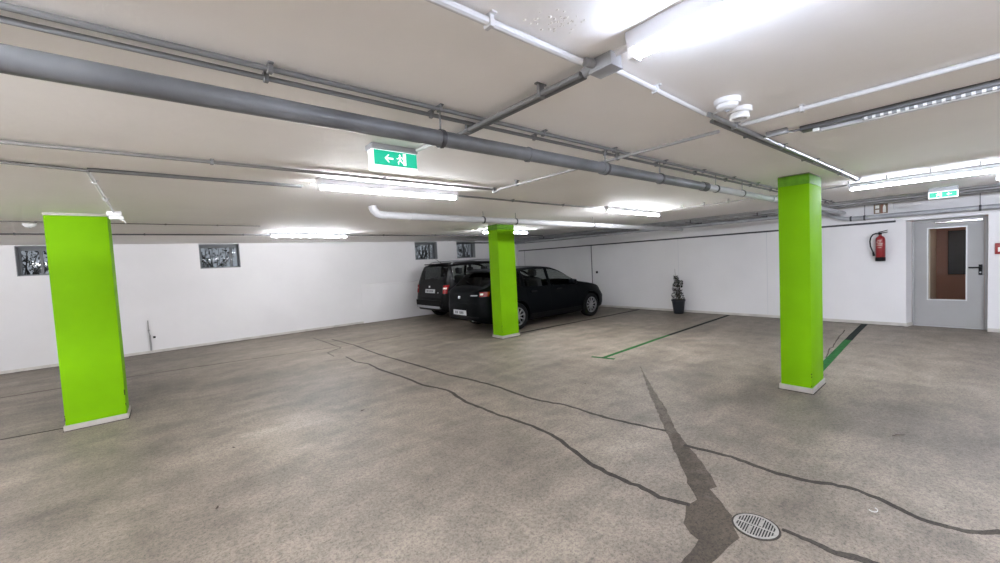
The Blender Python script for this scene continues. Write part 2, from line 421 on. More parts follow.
# ---- windows
for i, (x0, x1) in enumerate(WINS):
    yf = WY + 0.17
    w = obj('window_%d' % (i + 1), box(x0, yf + 0.012, WZ0, x1, yf + 0.017, WZ1), M['wpane'])
    w['kind'] = 'structure'; w['category'] = 'window'
    w['label'] = ['dark basement window partly behind the left green pillar', 'barred basement window in the middle of the white wall',
                  'basement window above the boxy dark car, farther from the pillar', 'basement window close to the middle green pillar'][i]
    bm = bmesh.new(); b = 0.045
    add_box(bm, x0, yf - 0.02, WZ0, x0 + b, yf + 0.03, WZ1); add_box(bm, x1 - b, yf - 0.02, WZ0, x1, yf + 0.03, WZ1)
    add_box(bm, x0 + b, yf - 0.02, WZ0, x1 - b, yf + 0.03, WZ0 + 0.03); add_box(bm, x0 + b, yf - 0.02, WZ1 - 0.085, x1 - b, yf + 0.03, WZ1)
    xm = x0 + (0.30 if i == 0 else 0.62 if i < 3 else 0.40)
    add_box(bm, xm - 0.02, yf - 0.02, WZ0 + 0.03, xm + 0.02, yf + 0.03, WZ1 - 0.085)
    f = obj('window_frame', bm, M['wframe'], w)
    bm = bmesh.new(); t = 0.012
    add_box(bm, x0 + 0.0005, WY + 0.002, WZ0, x0 + t, yf - 0.021, WZ1 - 0.002); add_box(bm, x1 - t, WY + 0.002, WZ0, x1 - 0.0005, yf - 0.021, WZ1 - 0.002)
    add_box(bm, x0 + t, WY + 0.002, WZ0 + 0.0005, x1 - t, yf - 0.021, WZ0 + t); add_box(bm, x0 + t, WY + 0.002, WZ1 - t, x1 - t, yf - 0.021, WZ1 - 0.0005)
    obj('reveal_lining', bm, M['reveal'], w)
    if i in (1, 2, 3):
        bm = bmesh.new(); k = 6
        for j in range(1, k):
            x = x0 + (x1 - x0) * j / k
            add_tube(bm, [(x, yf + 0.10, WZ0), (x, yf + 0.10, WZ1)], 0.006, 8)
        obj('window_bars', bm, M['wframe'], w)

# outside ground and the scrub seen through the windows
struct('ground_outside', box(BX, WY + 0.36, 1.55, WX + 3, WY + 22, 1.66), M['ground'])
def shrub(x, y, seed, dens, h, label, spread=0.55):
    rnd = random.Random(seed)
    r = thing('shrub', label, 'shrub', (x, y, 1.66), 0, 'scrub outside the basement windows')
    bw = bmesh.new(); bl = bmesh.new()
    for k in range(dens):
        p = Vector((rnd.uniform(-0.15, 0.15), rnd.uniform(-0.15, 0.15), -0.02)); d = Vector((rnd.uniform(-0.7, 0.7), rnd.uniform(-0.5, 0.5), 1)).normalized()
        pts = [p.copy()]; L = h * rnd.uniform(0.5, 1.0) / 7
        for s in range(7):
            d = (d + Vector((rnd.uniform(-0.35, 0.35), rnd.uniform(-0.35, 0.35), rnd.uniform(-0.2, 0.15)))).normalized()
            p = p + d * L * (1 + spread * 0.4); pts.append(p.copy())
            if s > 1:
                for q in range(4):
                    c = p + Vector((rnd.uniform(-.12, .12), rnd.uniform(-.12, .12), rnd.uniform(-.12, .12)))
                    a = Vector((rnd.uniform(-1, 1), rnd.uniform(-1, 1), rnd.uniform(-1, 1))).normalized() * rnd.uniform(.02, .05)
                    b = a.cross(Vector((rnd.uniform(-1, 1), rnd.uniform(-1, 1), rnd.uniform(-1, 1)))).normalized() * 0.018
                    bl.faces.new([bl.verts.new(c - a), bl.verts.new(c + b), bl.verts.new(c + a), bl.verts.new(c - b)])
        add_tube(bw, pts, [0.016 - 0.0018 * j for j in range(8)], 6)
    obj('branches', bw, M['twig'], r); obj('foliage', bl, M['leaf'], r, smooth=0)
shrub(-2.28, 13.1, 3, 16, 1.0, 'dark bare shrub outside the window by the left pillar')
shrub(0.98, 13.2, 8, 14, 1.0, 'dark bare shrub outside the barred window in mid wall')
shrub(7.3, 13.3, 15, 24, 1.3, 'dense dark shrub outside the window above the boxy car')
shrub(9.3, 13.2, 21, 22, 1.2, 'dense dark shrub outside the window near the middle pillar')

# ---------------------------------------------------------------- pillars
def pillar(x0, y0, x1, y1, label, band, collar):
    r = thing('pillar', label, 'pillar', ((x0 + x1) / 2, (y0 + y1) / 2, 0), 0, 'lime green pillars', 'structure')
    hx, hy = (x1 - x0) / 2, (y1 - y0) / 2
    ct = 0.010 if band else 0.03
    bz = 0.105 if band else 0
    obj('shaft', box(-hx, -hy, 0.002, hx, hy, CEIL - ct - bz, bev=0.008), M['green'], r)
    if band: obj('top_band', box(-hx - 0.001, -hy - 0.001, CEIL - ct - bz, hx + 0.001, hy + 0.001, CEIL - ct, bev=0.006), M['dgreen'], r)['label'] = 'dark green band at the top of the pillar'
    obj('top_collar', box(-hx - collar, -hy - collar, CEIL - ct, hx + collar, hy + collar, CEIL - 0.001, bev=0.003), M['pbase'], r)
    bm = bmesh.new(); t = 0.014; bh = 0.062
    add_box(bm, -hx - t, -hy - t, 0.001, hx + t, -hy - 0.0005, bh, bev=0.004); add_box(bm, -hx - t, hy + 0.0005, 0.001, hx + t, hy + t, bh, bev=0.004)
    add_box(bm, -hx - t, -hy, 0.001, -hx - 0.0005, hy, bh, bev=0.004); add_box(bm, hx + 0.0005, -hy, 0.001, hx + t, hy, bh, bev=0.004)
    obj('base_trim', bm, M['pbase'], r)['label'] = 'beige skirting around the foot of the pillar'
    obj('foot_shade', box(-hx - 0.02, -hy - 0.02, 0.0003, hx + 0.02, hy + 0.02, 0.005), M['joint'], r)  # black rim painted in for the shade under the skirting
    rnd = random.Random(int(x0 * 100)); bm = bmesh.new()
    for k in range(9):
        z = abs(rnd.gauss(0.10, 0.09)) + 0.075; w_, h_ = rnd.uniform(.003, .008), rnd.uniform(.006, .03)
        sx_ = hx if k % 3 else -hx
        add_box(bm, sx_ - (w_ if sx_ > 0 else 0.0008), -hy - 0.0008, z, sx_ + (0.0008 if sx_ > 0 else w_), -hy + w_, z + h_)
    obj('paint_chip', bm, M['joint'], r)
    return r
pillar(-0.965, 6.345, -0.475, 6.70, 'lime green concrete pillar near the barred window, pale collar on top', False, 0.004)
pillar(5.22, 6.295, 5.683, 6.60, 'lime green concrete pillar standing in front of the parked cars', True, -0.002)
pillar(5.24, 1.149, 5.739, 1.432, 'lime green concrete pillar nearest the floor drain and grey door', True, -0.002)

# ---------------------------------------------------------------- door and the corridor behind it
d = obj('door_1', None or bmesh.new(), M['door'])
COL.objects.unlink(d); bpy.data.objects.remove(d)
DX = 10.72
GY0, GY1, GZ0, GZ1 = 0.155, 0.602, 0.505, 1.785
bm = bmesh.new()
ly0, ly1, lz1 = DY0 + 0.036, DY1 - 0.105, DZ - 0.035
add_box(bm, DX, ly0, 0.012, DX + 0.045, GY0, lz1); add_box(bm, DX, GY1, 0.012, DX + 0.045, ly1, lz1)
add_box(bm, DX, GY0, 0.012, DX + 0.045, GY1, GZ0); add_box(bm, DX, GY0, GZ1, DX + 0.045, GY1, lz1)
door = struct('door_1', bm, M['door'], label='grey steel door with a tall glass pane and black lever handle', cat='door')
bm = bmesh.new()
add_box(bm, DX - 0.012, DY0 + 0.002, 0.001, DX + 0.06, ly0 - 0.003, DZ, bev=0.003); add_box(bm, DX - 0.012, ly1 + 0.003, 0.001, DX + 0.06, DY1 - 0.074, DZ, bev=0.003)
add_box(bm, DX - 0.012, ly0 - 0.003, lz1 + 0.003, DX + 0.06, ly1 + 0.003, DZ + 0.01, bev=0.003)
obj('door_frame', bm, M['dframe'], door)
obj('glass_pane', box(DX + 0.02, GY0, GZ0, DX + 0.026, GY1, GZ1), M['pane'], door)
bm = bmesh.new(); t = 0.018
add_box(bm, DX - 0.006, GY0 - t, GZ0 - t, DX - 0.0005, GY1 + t, GZ0); add_box(bm, DX - 0.006, GY0 - t, GZ1, DX - 0.0005, GY1 + t, GZ1 + t)
add_box(bm, DX - 0.006, GY0 - t, GZ0, DX - 0.0005, GY0, GZ1); add_box(bm, DX - 0.006, GY1, GZ0, DX - 0.0005, GY1 + t, GZ1)
obj('glazing_bead', bm, M['bead'], door)
hp = obj('handle_plate', box(DX - 0.012, -0.032, 0.945, DX - 0.0005, 0.012, 1.125, bev=0.004), M['black'], door)
obj('door_lever', tube([(DX - 0.01, -0.008, 1.075), (DX - 0.05, -0.008, 1.075), (DX - 0.056, 0.006, 1.075), (DX - 0.056, 0.125, 1.075)], 0.011, 10), M['black'], hp)
obj('key_cylinder', lathe([(0, 0), (0.012, 0), (0.012, 0.012), (0, 0.012)], 14, at(x=(0, 1, 0), y=(0, 0, 1), z=(-1, 0, 0), o=(DX - 0.011, -0.008, 0.99))), M['silver'], hp)
cl = obj('door_closer', box(DX - 0.055, -0.03, 1.872, DX - 0.013, 0.52, 1.912, bev=0.006), M['chrome'], door)
cl['label'] = 'long silver closer rail across the top of the door'
obj('threshold', box(DX - 0.012, ly0 - 0.003, 0.0005, DX + 0.06, ly1 + 0.003, 0.011), M['steel'], door)

struct('wall_corridor', box(12.4, -1.2, 0, 12.5, 1.6, 2.3), M['corr_wall'])
struct('wall_corridor_side', box(10.81, 0.585, 0, 12.4, 0.68, 2.3), M['corr_pale'])
struct('wall_corridor_end', box(10.81, -1.3, 0, 12.4, -1.2, 2.3), M['corr_wall'])
struct('floor_corridor', box(10.81, -1.2, -0.1, 12.4, 0.98, 0.0), M['corr_floor'])
struct('ceiling_corridor', box(10.81, -1.3, 2.3, 12.5, 1.08, 2.4), M['ceil'])
nb = thing('notice_board', 'dark board on the brown corridor wall behind the door glass', 'board', (12.399, 0.29, 0.86))
obj('board', box(-0.02, -0.15, 0.01, -0.001, 0.115, 0.88), M['board'], nb)
bm = bmesh.new()
add_box(bm, -0.03, -0.165, -0.005, -0.0005, 0.13, 0.01); add_box(bm, -0.03, -0.165, 0.88, -0.0005, 0.13, 0.895)
add_box(bm, -0.03, -0.165, 0.01, -0.0005, -0.15, 0.88); add_box(bm, -0.03, 0.115, 0.01, -0.0005, 0.13, 0.88)
obj('frame', bm, M['black'], nb)
cl = thing('corridor_ceiling_lamp', 'round lamp on the corridor ceiling behind the door', 'lamp', (11.5, -0.4, 2.3))
obj('lamp_base', lathe([(0, -0.001), (0.13, -0.001), (0.13, -0.02), (0, -0.02)], 24), M['white'], cl)
obj('lamp_globe', lathe([(0.11, -0.021), (0.105, -0.05), (0.07, -0.075), (0, -0.085)], 24), mat('warm_lamp', (0.9, 0.85, 0.8), 0.4, emit=(1.0, 0.80, 0.62), strength=6), cl)

# ---------------------------------------------------------------- floor marks (all lie on the floor)
def ribbon(pts, w, z=0.0022, jag=0.0, seed=1, sub=4):
    """flat strip with real thickness along a floor path; w may vary"""
    rnd = random.Random(seed)
    P = [Vector((p[0], p[1], 0)) for p in pts]
    ws = w if isinstance(w, (list, tuple)) else [w] * len(P)
    Q = []; W = []
    for i in range(len(P) - 1):
        for s in range(sub):
            t = s / sub; Q.append(P[i].lerp(P[i + 1], t)); W.append(ws[i] * (1 - t) + ws[i + 1] * t)
    Q.append(P[-1]); W.append(ws[-1])
    bm = bmesh.new(); prev = None
    for i, q in enumerate(Q):
        a = Q[max(0, i - 1)]; b = Q[min(len(Q) - 1, i + 1)]
        t = (b - a).normalized(); nn = Vector((-t.y, t.x, 0))
        wa = W[i] / 2 * (1 + rnd.uniform(-jag, jag)); wb = W[i] / 2 * (1 + rnd.uniform(-jag, jag))
        off = nn * rnd.uniform(-1, 1) * jag * W[i] * 0.6
        ring = [bm.verts.new(q + off + nn * wa + Vector((0, 0, z))), bm.verts.new(q + off - nn * wb + Vector((0, 0, z))),
                bm.verts.new(q + off - nn * wb + Vector((0, 0, -0.002))), bm.verts.new(q + off + nn * wa + Vector((0, 0, -0.002)))]
        if prev:
            for k in range(4): bm.faces.new((prev[k], prev[(k + 1) % 4], ring[(k + 1) % 4], ring[k]))
        else: bm.faces.new(ring[::-1])
        prev = ring
    bm.faces.new(prev)
    return bm

A1 = [(2.821, 9.59), (2.913, 8.449), (2.903, 7.087), (2.975, 5.88), (3.018, 4.907), (3.108, 4.396), (3.145, 3.898), (3.121, 3.468), (3.15, 3.177), (3.228, 2.891), (3.232, 2.52), (3.235, 2.339), (3.292, 2.046), (3.344, 1.799)]
A2 = [(3.192, 1.564), (3.218, 1.391), (3.242, 1.222), (3.229, 1.087), (3.211, 0.916), (3.238, 0.749), (3.311, 0.624), (3.332, 0.496), (3.295, 0.37), (3.222, 0.236), (3.22, 0.134), (3.239, 0.04), (3.284, -0.02), (3.361, -0.079), (3.369, -0.177), (3.3, -0.6), (3.25, -1.2)]
B1 = [(2.411, 7.445), (2.388, 6.877), (2.482, 6.54), (2.454, 6.03), (2.522, 5.419), (2.528, 4.781), (2.636, 4.308), (2.543, 3.79), (2.553, 3.479), (2.553, 3.188), (2.595, 2.84), (2.591, 2.491), (2.503, 2.216), (2.411, 1.92), (2.394, 1.715), (2.395, 1.505), (2.381, 1.338), (2.434, 1.165)]
C1 = [(2.572, 0.71), (2.573, 0.579), (2.56, 0.469), (2.594, 0.373), (2.61, 0.29), (2.65, 0.141), (2.6, -0.3), (2.64, -0.9)]
D1 = [(2.574, 10.223), (2.608, 9.39), (2.616, 8.719), (2.623, 8.361), (2.426, 8.235), (2.278, 8.121), (2.265, 7.656)]
E1 = [(7.062, 1.384), (7.704, 1.472), (7.889, 1.458), (8.41, 1.514), (8.907, 1.549), (9.578, 1.593)]
PATCH = [(5.109, 3.111), (4.105, 2.387), (3.747, 2.106), (3.409, 1.856), (3.134, 1.637), (2.875, 1.444), (2.629, 1.255), (2.516, 1.158), (2.408, 1.18), (2.238, 1.113), (2.18, 1.048), (2.158, 0.991), (2.028, 0.978), (1.926, 0.978), (1.692, 0.966), (1.4, 0.9), (1.45, 0.6), (1.894, 0.776), (2.037, 0.872), (2.171, 0.861), (2.332, 0.844), (2.398, 0.897), (2.503, 0.945), (2.594, 1.037), (2.696, 1.155), (2.753, 1.13), (2.835, 1.189), (3.016, 1.343), (3.217, 1.551), (3.389, 1.721), (3.876, 2.088), (4.233, 2.397), (4.761, 2.83)]

def mark(name, bm, m, label):
    o = obj(name, bm, m, floor, smooth=0); o['label'] = label; return o
mark('crack_seal', ribbon(A1, [0.03] * 2 + [0.035] * 12, jag=0.3, seed=2), M['seal'], 'dark sealed crack running from the wall to the patch')
mark('crack_seal', ribbon(A2, 0.036, jag=0.22, seed=3), M['seal'], 'dark sealed crack from the patch to the right edge')
mark('crack_seal', ribbon(B1, [0.028] * 3 + [0.036] * 15, jag=0.3, seed=4), M['seal'], 'dark sealed crack ending at the patch beside the drain')
mark('crack_seal', ribbon(C1, [0.02, 0.032, 0.042, 0.045, 0.045, 0.045, 0.04, 0.04], jag=0.2, seed=5), M['seal'], 'dark sealed crack leaving the drain grate')
mark('crack_seal', ribbon(D1, 0.02, jag=0.5, seed=6), M['seal'], 'thin crack near the left wall')
mark('crack_seal', ribbon(E1, 0.016, jag=0.5, seed=7), M['faint'], 'thin brown crack beside the green line')
# mortar patch with a ragged outline
rnd = random.Random(9); poly = []
for i, p in enumerate(PATCH):
    q = PATCH[(i + 1) % len(PATCH)]
    L = math.hypot(q[0] - p[0], q[1] - p[1]); k = max(1, int(L / 0.05))
    for s in range(k):
        t = s / k; j = 0.007 if s else 0
        poly.append((p[0] + (q[0] - p[0]) * t + rnd.uniform(-j, j), p[1] + (q[1] - p[1]) * t + rnd.uniform(-j, j)))
mark('mortar_patch', add_prism(bmesh.new(), poly, 0.0035, at(o=(0, 0, -0.002))), M['patch'], 'long dark mortar patch tapering away from the drain')
# saw-cut joints parallel to the left wall
mark('floor_joint', ribbon([(-4.9, 9.12), (-1.98, 9.07), (-0.53, 9.05), (0.33, 8.93), (1.58, 8.73), (2.75, 8.5), (4.03, 8.57)], 0.026, jag=0.4, seed=11), M['faint'], 'thin joint line parallel to the window wall')
mark('floor_joint', ribbon([(-4.9, 6.62), (-1.47, 6.58), (-0.99, 6.51)], 0.022, jag=0.15, seed=12), M['joint'], 'dark joint line ending at the left pillar')
mark('bay_line', ribbon([(10.42, 6.31), (8.0, 6.40), (5.72, 6.50)], 0.065, jag=0.15, seed=13), M['line_dark'], 'worn dark bay line beside the black hatchback')
mark('bay_line', ribbon([(10.44, 3.92), (7.4, 3.865)], 0.075, jag=0.06, seed=14), M['line_dark'], 'worn dark end of the green bay line at the wall')
mark('bay_line', ribbon([(7.4, 3.865), (5.17, 3.79)], 0.07, jag=0.06, seed=15), M['line_green'], 'green bay line with a crossbar')
mark('bay_line', ribbon([(5.125, 3.975), (5.22, 3.61)], 0.065, jag=0.06, seed=16), M['line_green'], 'green crossbar at the end of the bay line')
mark('bay_line', ribbon([(10.44, 1.445), (8.6, 1.39)], 0.095, jag=0.06, seed=17), M['line_dark'], 'worn dark end of the bay line near the door')
mark('bay_line', ribbon([(8.6, 1.39), (5.74, 1.285)], 0.095, jag=0.05, seed=18), M['line_green'], 'broad green bay line starting at the right pillar')

# round drain grate
gr = thing('drain_grate', 'round metal drain grate set in the floor at the patch', 'drain', (2.497, 0.818, 0.0), -1.47)
gr.scale = (0.80, 0.80, 1)
obj('seat_ring', lathe([(0.118, 0.0006), (0.152, 0.0006), (0.150, 0.0042), (0.141, 0.0046), (0.118, 0.0046)], 40), M['seal'], gr)
obj('pit', lathe([(0, 0.0015), (0.1215, 0.0015), (0.1215, 0.0028), (0, 0.0028)], 40), M['pit'], gr)
obj('rim', lathe([(0.124, 0.0005), (0.140, 0.0005), (0.138, 0.005), (0.132, 0.0062), (0.121, 0.0062), (0.120, 0.0005)], 48), M['grate'], gr)
bm = bmesh.new()
for k in range(-7, 8):
    x = k * 0.0166
    h = math.sqrt(max(0, 0.121 ** 2 - x ** 2))
    if h > 0.02: add_box(bm, x - 0.0039, -h, 0.0029, x + 0.0039, h, 0.0055, bev=0.0006, seg=1)
add_box(bm, -0.121, -0.006, 0.0029, 0.121, 0.006, 0.0062, bev=0.001, seg=1)
add_box(bm, 0.012, 0.02, 0.0029, 0.038, 0.10, 0.0058, bev=0.001, seg=1); add_box(bm, -0.038, -0.10, 0.0029, -0.012, -0.02, 0.0058, bev=0.001, seg=1)
obj('grid', bm, M['grate'], gr)

# litter
tag(obj('paper_scrap', tube([(3.14 + 0.028 * math.cos(a), 0.40 + 0.02 * math.sin(a), 0.004) for a in [2.2 + 0.35 * k for k in range(12)]], 0.002, 6), M['paper']), 'small curled white scrap on the floor near the sealed crack', 'litter')
tag(obj('twig', tube([(4.47, 0.45, 0.006), (4.51, 0.43, 0.009), (4.56, 0.385, 0.006)], [0.003, 0.004, 0.002], 6), M['debris']), 'dark twig lying on the floor right of the right pillar', 'twig')
def leaf_litter(x, y, rz, s, label):
    bm = bmesh.new()
    top = [bm.verts.new((a * s, b * s, c * s + 0.001)) for a, b, c in [(-1, 0, .10), (-.4, .36, .22), (.3, .34, .12), (1, .05, .35), (.35, -.32, .2), (-.4, -.36, .05)]]
    c1 = bm.verts.new((0, 0, 0.06 * s + 0.001))
    for i in range(6): bm.faces.new((top[i], top[(i + 1) % 6], c1))
    r = bmesh.ops.solidify(bm, geom=bm.faces[:], thickness=0.002)
    o = obj('dry_leaf', bm, M['debris'], smooth=0, loc=(x, y, 0.002)); o.rotation_euler = (0, 0, rz)
    tag(o, label, 'leaf', 'dry leaves on the floor')
leaf_litter(1.58, 4.44, 0.3, 0.032, 'dry dark leaf on the floor between the sealed cracks and the wall')
leaf_litter(0.15, 3.36, 1.2, 0.022, 'tiny dark leaf in the left foreground, nearer the camera')
leaf_litter(0.36, 4.42, 2.0, 0.022, 'tiny dark leaf in the left foreground, nearer the pillar')
leaf_litter(3.95, 3.18, 0.7, 0.018, 'tiny dark leaf in mid floor between crack and bay line')

# ---------------------------------------------------------------- lights
def batten(x, y, ang, length, label, lit=True, ztop=CEIL, n=1, drop=0.055, m='tube'):
    """ceiling batten along local x with bare tubes below it"""
    r = thing('batten_light', label, 'ceiling light', (x, y, ztop), ang, 'fluorescent battens on the ceiling' if lit else None)
    h = length / 2
    bm = bmesh.new()
    prof = [(-0.034, -0.001), (0.034, -0.001), (0.034, -0.03), (0.020, -drop), (-0.020, -drop), (-0.034, -0.03)]
    add_prism(bm, prof, length, at(x=(0, 1, 0), y=(0, 0, 1), z=(1, 0, 0), o=(-h, 0, 0)))
    obj('housing', bm, M['housing'], r)
    bm = bmesh.new()
    for s in (-1, 1):
        bm = bmesh.new()
        add_box(bm, s * (h - 0.012) - 0.012, -0.026, -drop - 0.038, s * (h - 0.012) + 0.012, 0.026, -drop + 0.004, bev=0.004)
        obj('lamp_holder', bm, M['white'], r)
    for yy in ((-0.030, 0.030) if n == 2 else (0,)):
        obj('lamp_tube', tube([(-h + 0.022, yy, -drop - 0.022), (h - 0.022, yy, -drop - 0.022)], 0.0145, 12), M[m], r)
    return r
batten(1.31, 0.06, PI / 2, 1.46, 'lit fluorescent batten above the camera, nearest the grey junction box', m='tube_c')
batten(1.72, 3.56, 0.03, 1.42, 'lit fluorescent batten behind the hanging exit sign')
batten(6.16, 3.75, 0.06, 1.78, 'lit fluorescent batten between the middle and right pillars', m='tube_b')
batten(2.27, 8.60, 0.06, 1.46, 'lit fluorescent batten close to the window wall', m='tube_far')
batten(6.45, 7.45, 0.0, 1.46, 'lit fluorescent batten behind the middle pillar above the hatchback', m='tube_b')
batten(6.87, 0.35, PI / 2, 1.48, 'lit fluorescent batten before the extinguisher and grey door', m='tube_d')
batten(7.9, -0.83, PI / 2, 1.42, 'lit fluorescent batten cut by the frame near the door', m='tube_d')
batten(-2.7, 3.40, 0.03, 1.4, 'added unseen fill batten left of the frame, front row', m='tube_s')  # this and the next four battens are added, unseen, to brighten the room
batten(-3.4, 8.25, 0.03, 1.4, 'added unseen fill batten left of the frame, window row', m='tube_b')
batten(-1.6, 1.25, 0.0, 1.4, 'added unseen fill batten left of the frame by the drain pipe', m='tube_s')
batten(1.265, -2.3, PI / 2, 1.38, 'added unseen fill batten behind the camera in line with the nearest one', m='tube_fill_cool')
batten(3.4, -2.2, PI / 2, 1.38, 'added unseen fill batten behind the camera on the door side', m='tube_fill_cool')

# the unlit strip
r = thing('batten_light', 'unlit strip light with a row of pale diodes, before the right pillar', 'ceiling light', (3.24, 0.05, CEIL), 0)
obj('housing', box(-0.045, -0.72, -0.03, 0.045, 0.70, -0.001, bev=0.004), M['drain'], r)
obj('diode_strip', box(-0.026, -0.68, -0.046, -0.002, 0.40, -0.0305, bev=0.003), M['tube_off'], r)
obj('reflector', box(0.000, -0.68, -0.05, 0.04, 0.60, -0.0305, bev=0.004), M['housing'], r)
obj('end_cap', box(-0.028, 0.60, -0.05, 0.04, 0.635, -0.0305, bev=0.004), M['white'], r)

# ---------------------------------------------------------------- pipes and conduits
def conduit(name, label, cat, pts, rad, m, clips=1.1, group=None, cm=None, seg=10, first=None):
    o = obj(name, tube(pts, rad, seg), m); tag(o, label, cat, group)
    if clips:
        acc = clips * 0.4 if first is None else first; k = 0
        for a, b in zip(pts, pts[1:]):
            a = Vector(a); b = Vector(b); L = (b - a).length; t = (b - a).normalized()
            while acc < L and k < 60:
                p = a + t * acc
                side = Vector((0, 0, 1)).cross(t)
                if side.length > 0.5 and p.z > 2.2:
                    side.normalize()
                    bm = bmesh.new()
                    w = rad + 0.004
                    add_box(bm, -0.009, -w, -w, 0.009, w, CEIL - p.z - 0.0005, bev=0.002, seg=1)
                    add_box(bm, -0.009, -w - 0.012, CEIL - p.z - 0.006, 0.009, w + 0.012, CEIL - p.z - 0.0005)
                    bmesh.ops.transform(bm, matrix=at(x=t, y=side, z=(0, 0, 1), o=p), verts=bm.verts)
                    obj('pipe_clip', bm, cm or m, o)
                acc += clips; k += 1
            acc -= L
    return o
Z = 2.352
PG = 'surface conduits on the ceiling'
conduit('conduit', 'grey conduit above the big drain pipe, farther from it', 'conduit', [(BX, 1.678, Z), (9.3, 1.683, Z)], 0.0105, M['conduit_g'], 0.725, PG, first=0.27)
conduit('conduit', 'dark conduit running just above the big drain pipe', 'conduit', [(BX, 1.755, Z - 0.004), (9.3, 1.76, Z - 0.004)], 0.010, M['conduit_g'], 0.725, PG, first=0.27)
conduit('conduit', 'beige conduit along the ceiling in front of the exit sign lamp', 'conduit', [(BX, 3.23, Z), (2.70, 3.26, Z)], 0.011, M['conduit_c'], 1.2, PG, M['conduit_g'])
conduit('conduit', 'pale conduit crossing under the ceiling and over the drain pipe', 'conduit', [(2.715, 3.262, Z - 0.02), (2.63, 3.10, Z - 0.024), (2.665, 1.03, Z - 0.024)], 0.011, M['conduit_m'], 1.1, PG, M['conduit_g'])
conduit('conduit', 'beige conduit leading towards the pillar sensor branch', 'conduit', [(BX, 3.72, Z), (-0.72, 3.77, Z), (-0.36, 3.84, Z)], 0.011, M['conduit_c'], 1.2, PG, M['conduit_g'])
for k in range(3):
    conduit('cable', ['upper', 'middle', 'lower'][k] + ' grey cable of the bundle ending at the middle batten', 'cable', [(-0.36, 3.83 + 0.024 * k, Z + 0.008), (0.98, 3.86 + 0.024 * k, Z + 0.008)], 0.0095, M['conduit_g'], 0, 'cable bundle on the ceiling')
conduit('conduit', 'white conduit down to the box on the left pillar', 'conduit', [(-0.365, 3.92, Z + 0.006), (-0.40, 6.06, Z + 0.006)], 0.010, M['conduit_w'], 0.9, PG)
conduit('cable', 'thin pale cable near the smoke detector by the left pillar', 'cable', [(BX, 7.08, Z + 0.01), (1.2, 7.38, Z + 0.01)], 0.006, M['conduit_c'], 0.6, PG)
conduit('conduit', 'dark conduit along the ceiling near the window wall', 'conduit', [(BX, 8.82, Z), (1.52, 8.93, Z), (3.0, 8.95, Z), (9.3, 8.95, Z)], 0.012, M['conduit_d'], 1.4, PG)
conduit('conduit', 'grey conduit joining the two middle battens', 'conduit', [(1.0, 3.70, Z), (2.86, 3.73, Z), (3.95, 3.79, Z), (6.8, 3.86, Z)], 0.010, M['conduit_g'], 1.0, PG)
conduit('conduit', 'thick white conduit at the top ending at the grey box', 'conduit', [(BX, 1.0, Z - 0.004), (1.275, 0.985, Z - 0.004)], 0.014, M['conduit_w'], 0.62, PG)
conduit('conduit', 'white conduit from the grey box towards the detectors', 'conduit', [(1.425, 0.95, Z), (2.34, 0.975, Z)], 0.011, M['conduit_w'], 0.9, PG)
conduit('conduit', 'steel conduit from the detectors to the door side batten, upper one', 'conduit', [(2.36, 0.965, Z), (6.55, 0.92, Z)], 0.014, M['steel'], 0.9, PG)
conduit('conduit', 'steel conduit from the detectors to the door side batten, lower one', 'conduit', [(2.5, 1.005, Z), (6.55, 0.96, Z)], 0.012, M['conduit_g'], 1.3, PG)
conduit('conduit', 'dark conduit between the grey box and the drain pipe, box side', 'conduit', [(1.318, 1.02, Z - 0.027), (1.318, 2.02, Z - 0.027)], 0.013, M['conduit_g'], 0.55, PG)
conduit('conduit', 'dark conduit between the grey box and the drain pipe, batten side', 'conduit', [(1.348, 1.02, Z - 0.027), (1.348, 2.02, Z - 0.027)], 0.012, M['drain'], 0, PG)
conduit('conduit', 'white conduit running right from the pair of detectors', 'conduit', [(2.745, 0.93, Z), (2.745, BY, Z)], 0.0125, M['conduit_w'], 0.75, PG)
conduit('conduit', 'pale conduit crossing the ceiling behind the right pillar', 'conduit', [(6.56, 3.63, Z - 0.034), (6.62, 1.4, Z - 0.034), (6.50, 0.60, Z - 0.024), (6.46, BY, Z - 0.024)], 0.010, M['conduit_m'], 0.35, PG)
conduit('cable', 'short grey cable between conduit and unlit strip light', 'cable', [(3.16, 0.99, Z), (3.17, 0.93, Z - 0.002), (3.16, 0.86, Z - 0.006), (3.20, 0.80, Z), (3.22, 0.745, Z)], 0.007, M['conduit_g'], 0, PG)
conduit('cable', 'white cable looping from the conduit to the detectors', 'cable', [(2.385, 0.945, Z), (2.37, 0.93, Z), (2.34, 0.89, Z), (2.335, 0.87, Z + 0.004)], 0.006, M['conduit_w'], 0, PG)
conduit('cable', 'white cable cover between drain pipe and exit sign', 'cable', [(1.335, 2.03, Z - 0.02), (1.335, 2.15, Z), (1.31, 2.36, Z)], 0.011, M['conduit_w'], 0, PG)
conduit('conduit', 'pale conduit from the grey box to the nearest batten', 'conduit', [(1.335, 0.865, Z - 0.004), (1.335, 0.72, Z - 0.004)], 0.012, M['conduit_w'], 0, PG)

# connector where conduits meet
tag(obj('conduit_elbow', lathe([(0, -0.03), (0.02, -0.03), (0.024, -0.02), (0.024, 0.015), (0, 0.016)], 16, at(o=(2.71, 3.28, Z))), M['conduit_w']), 'small white conduit elbow beyond the exit sign', 'fitting')
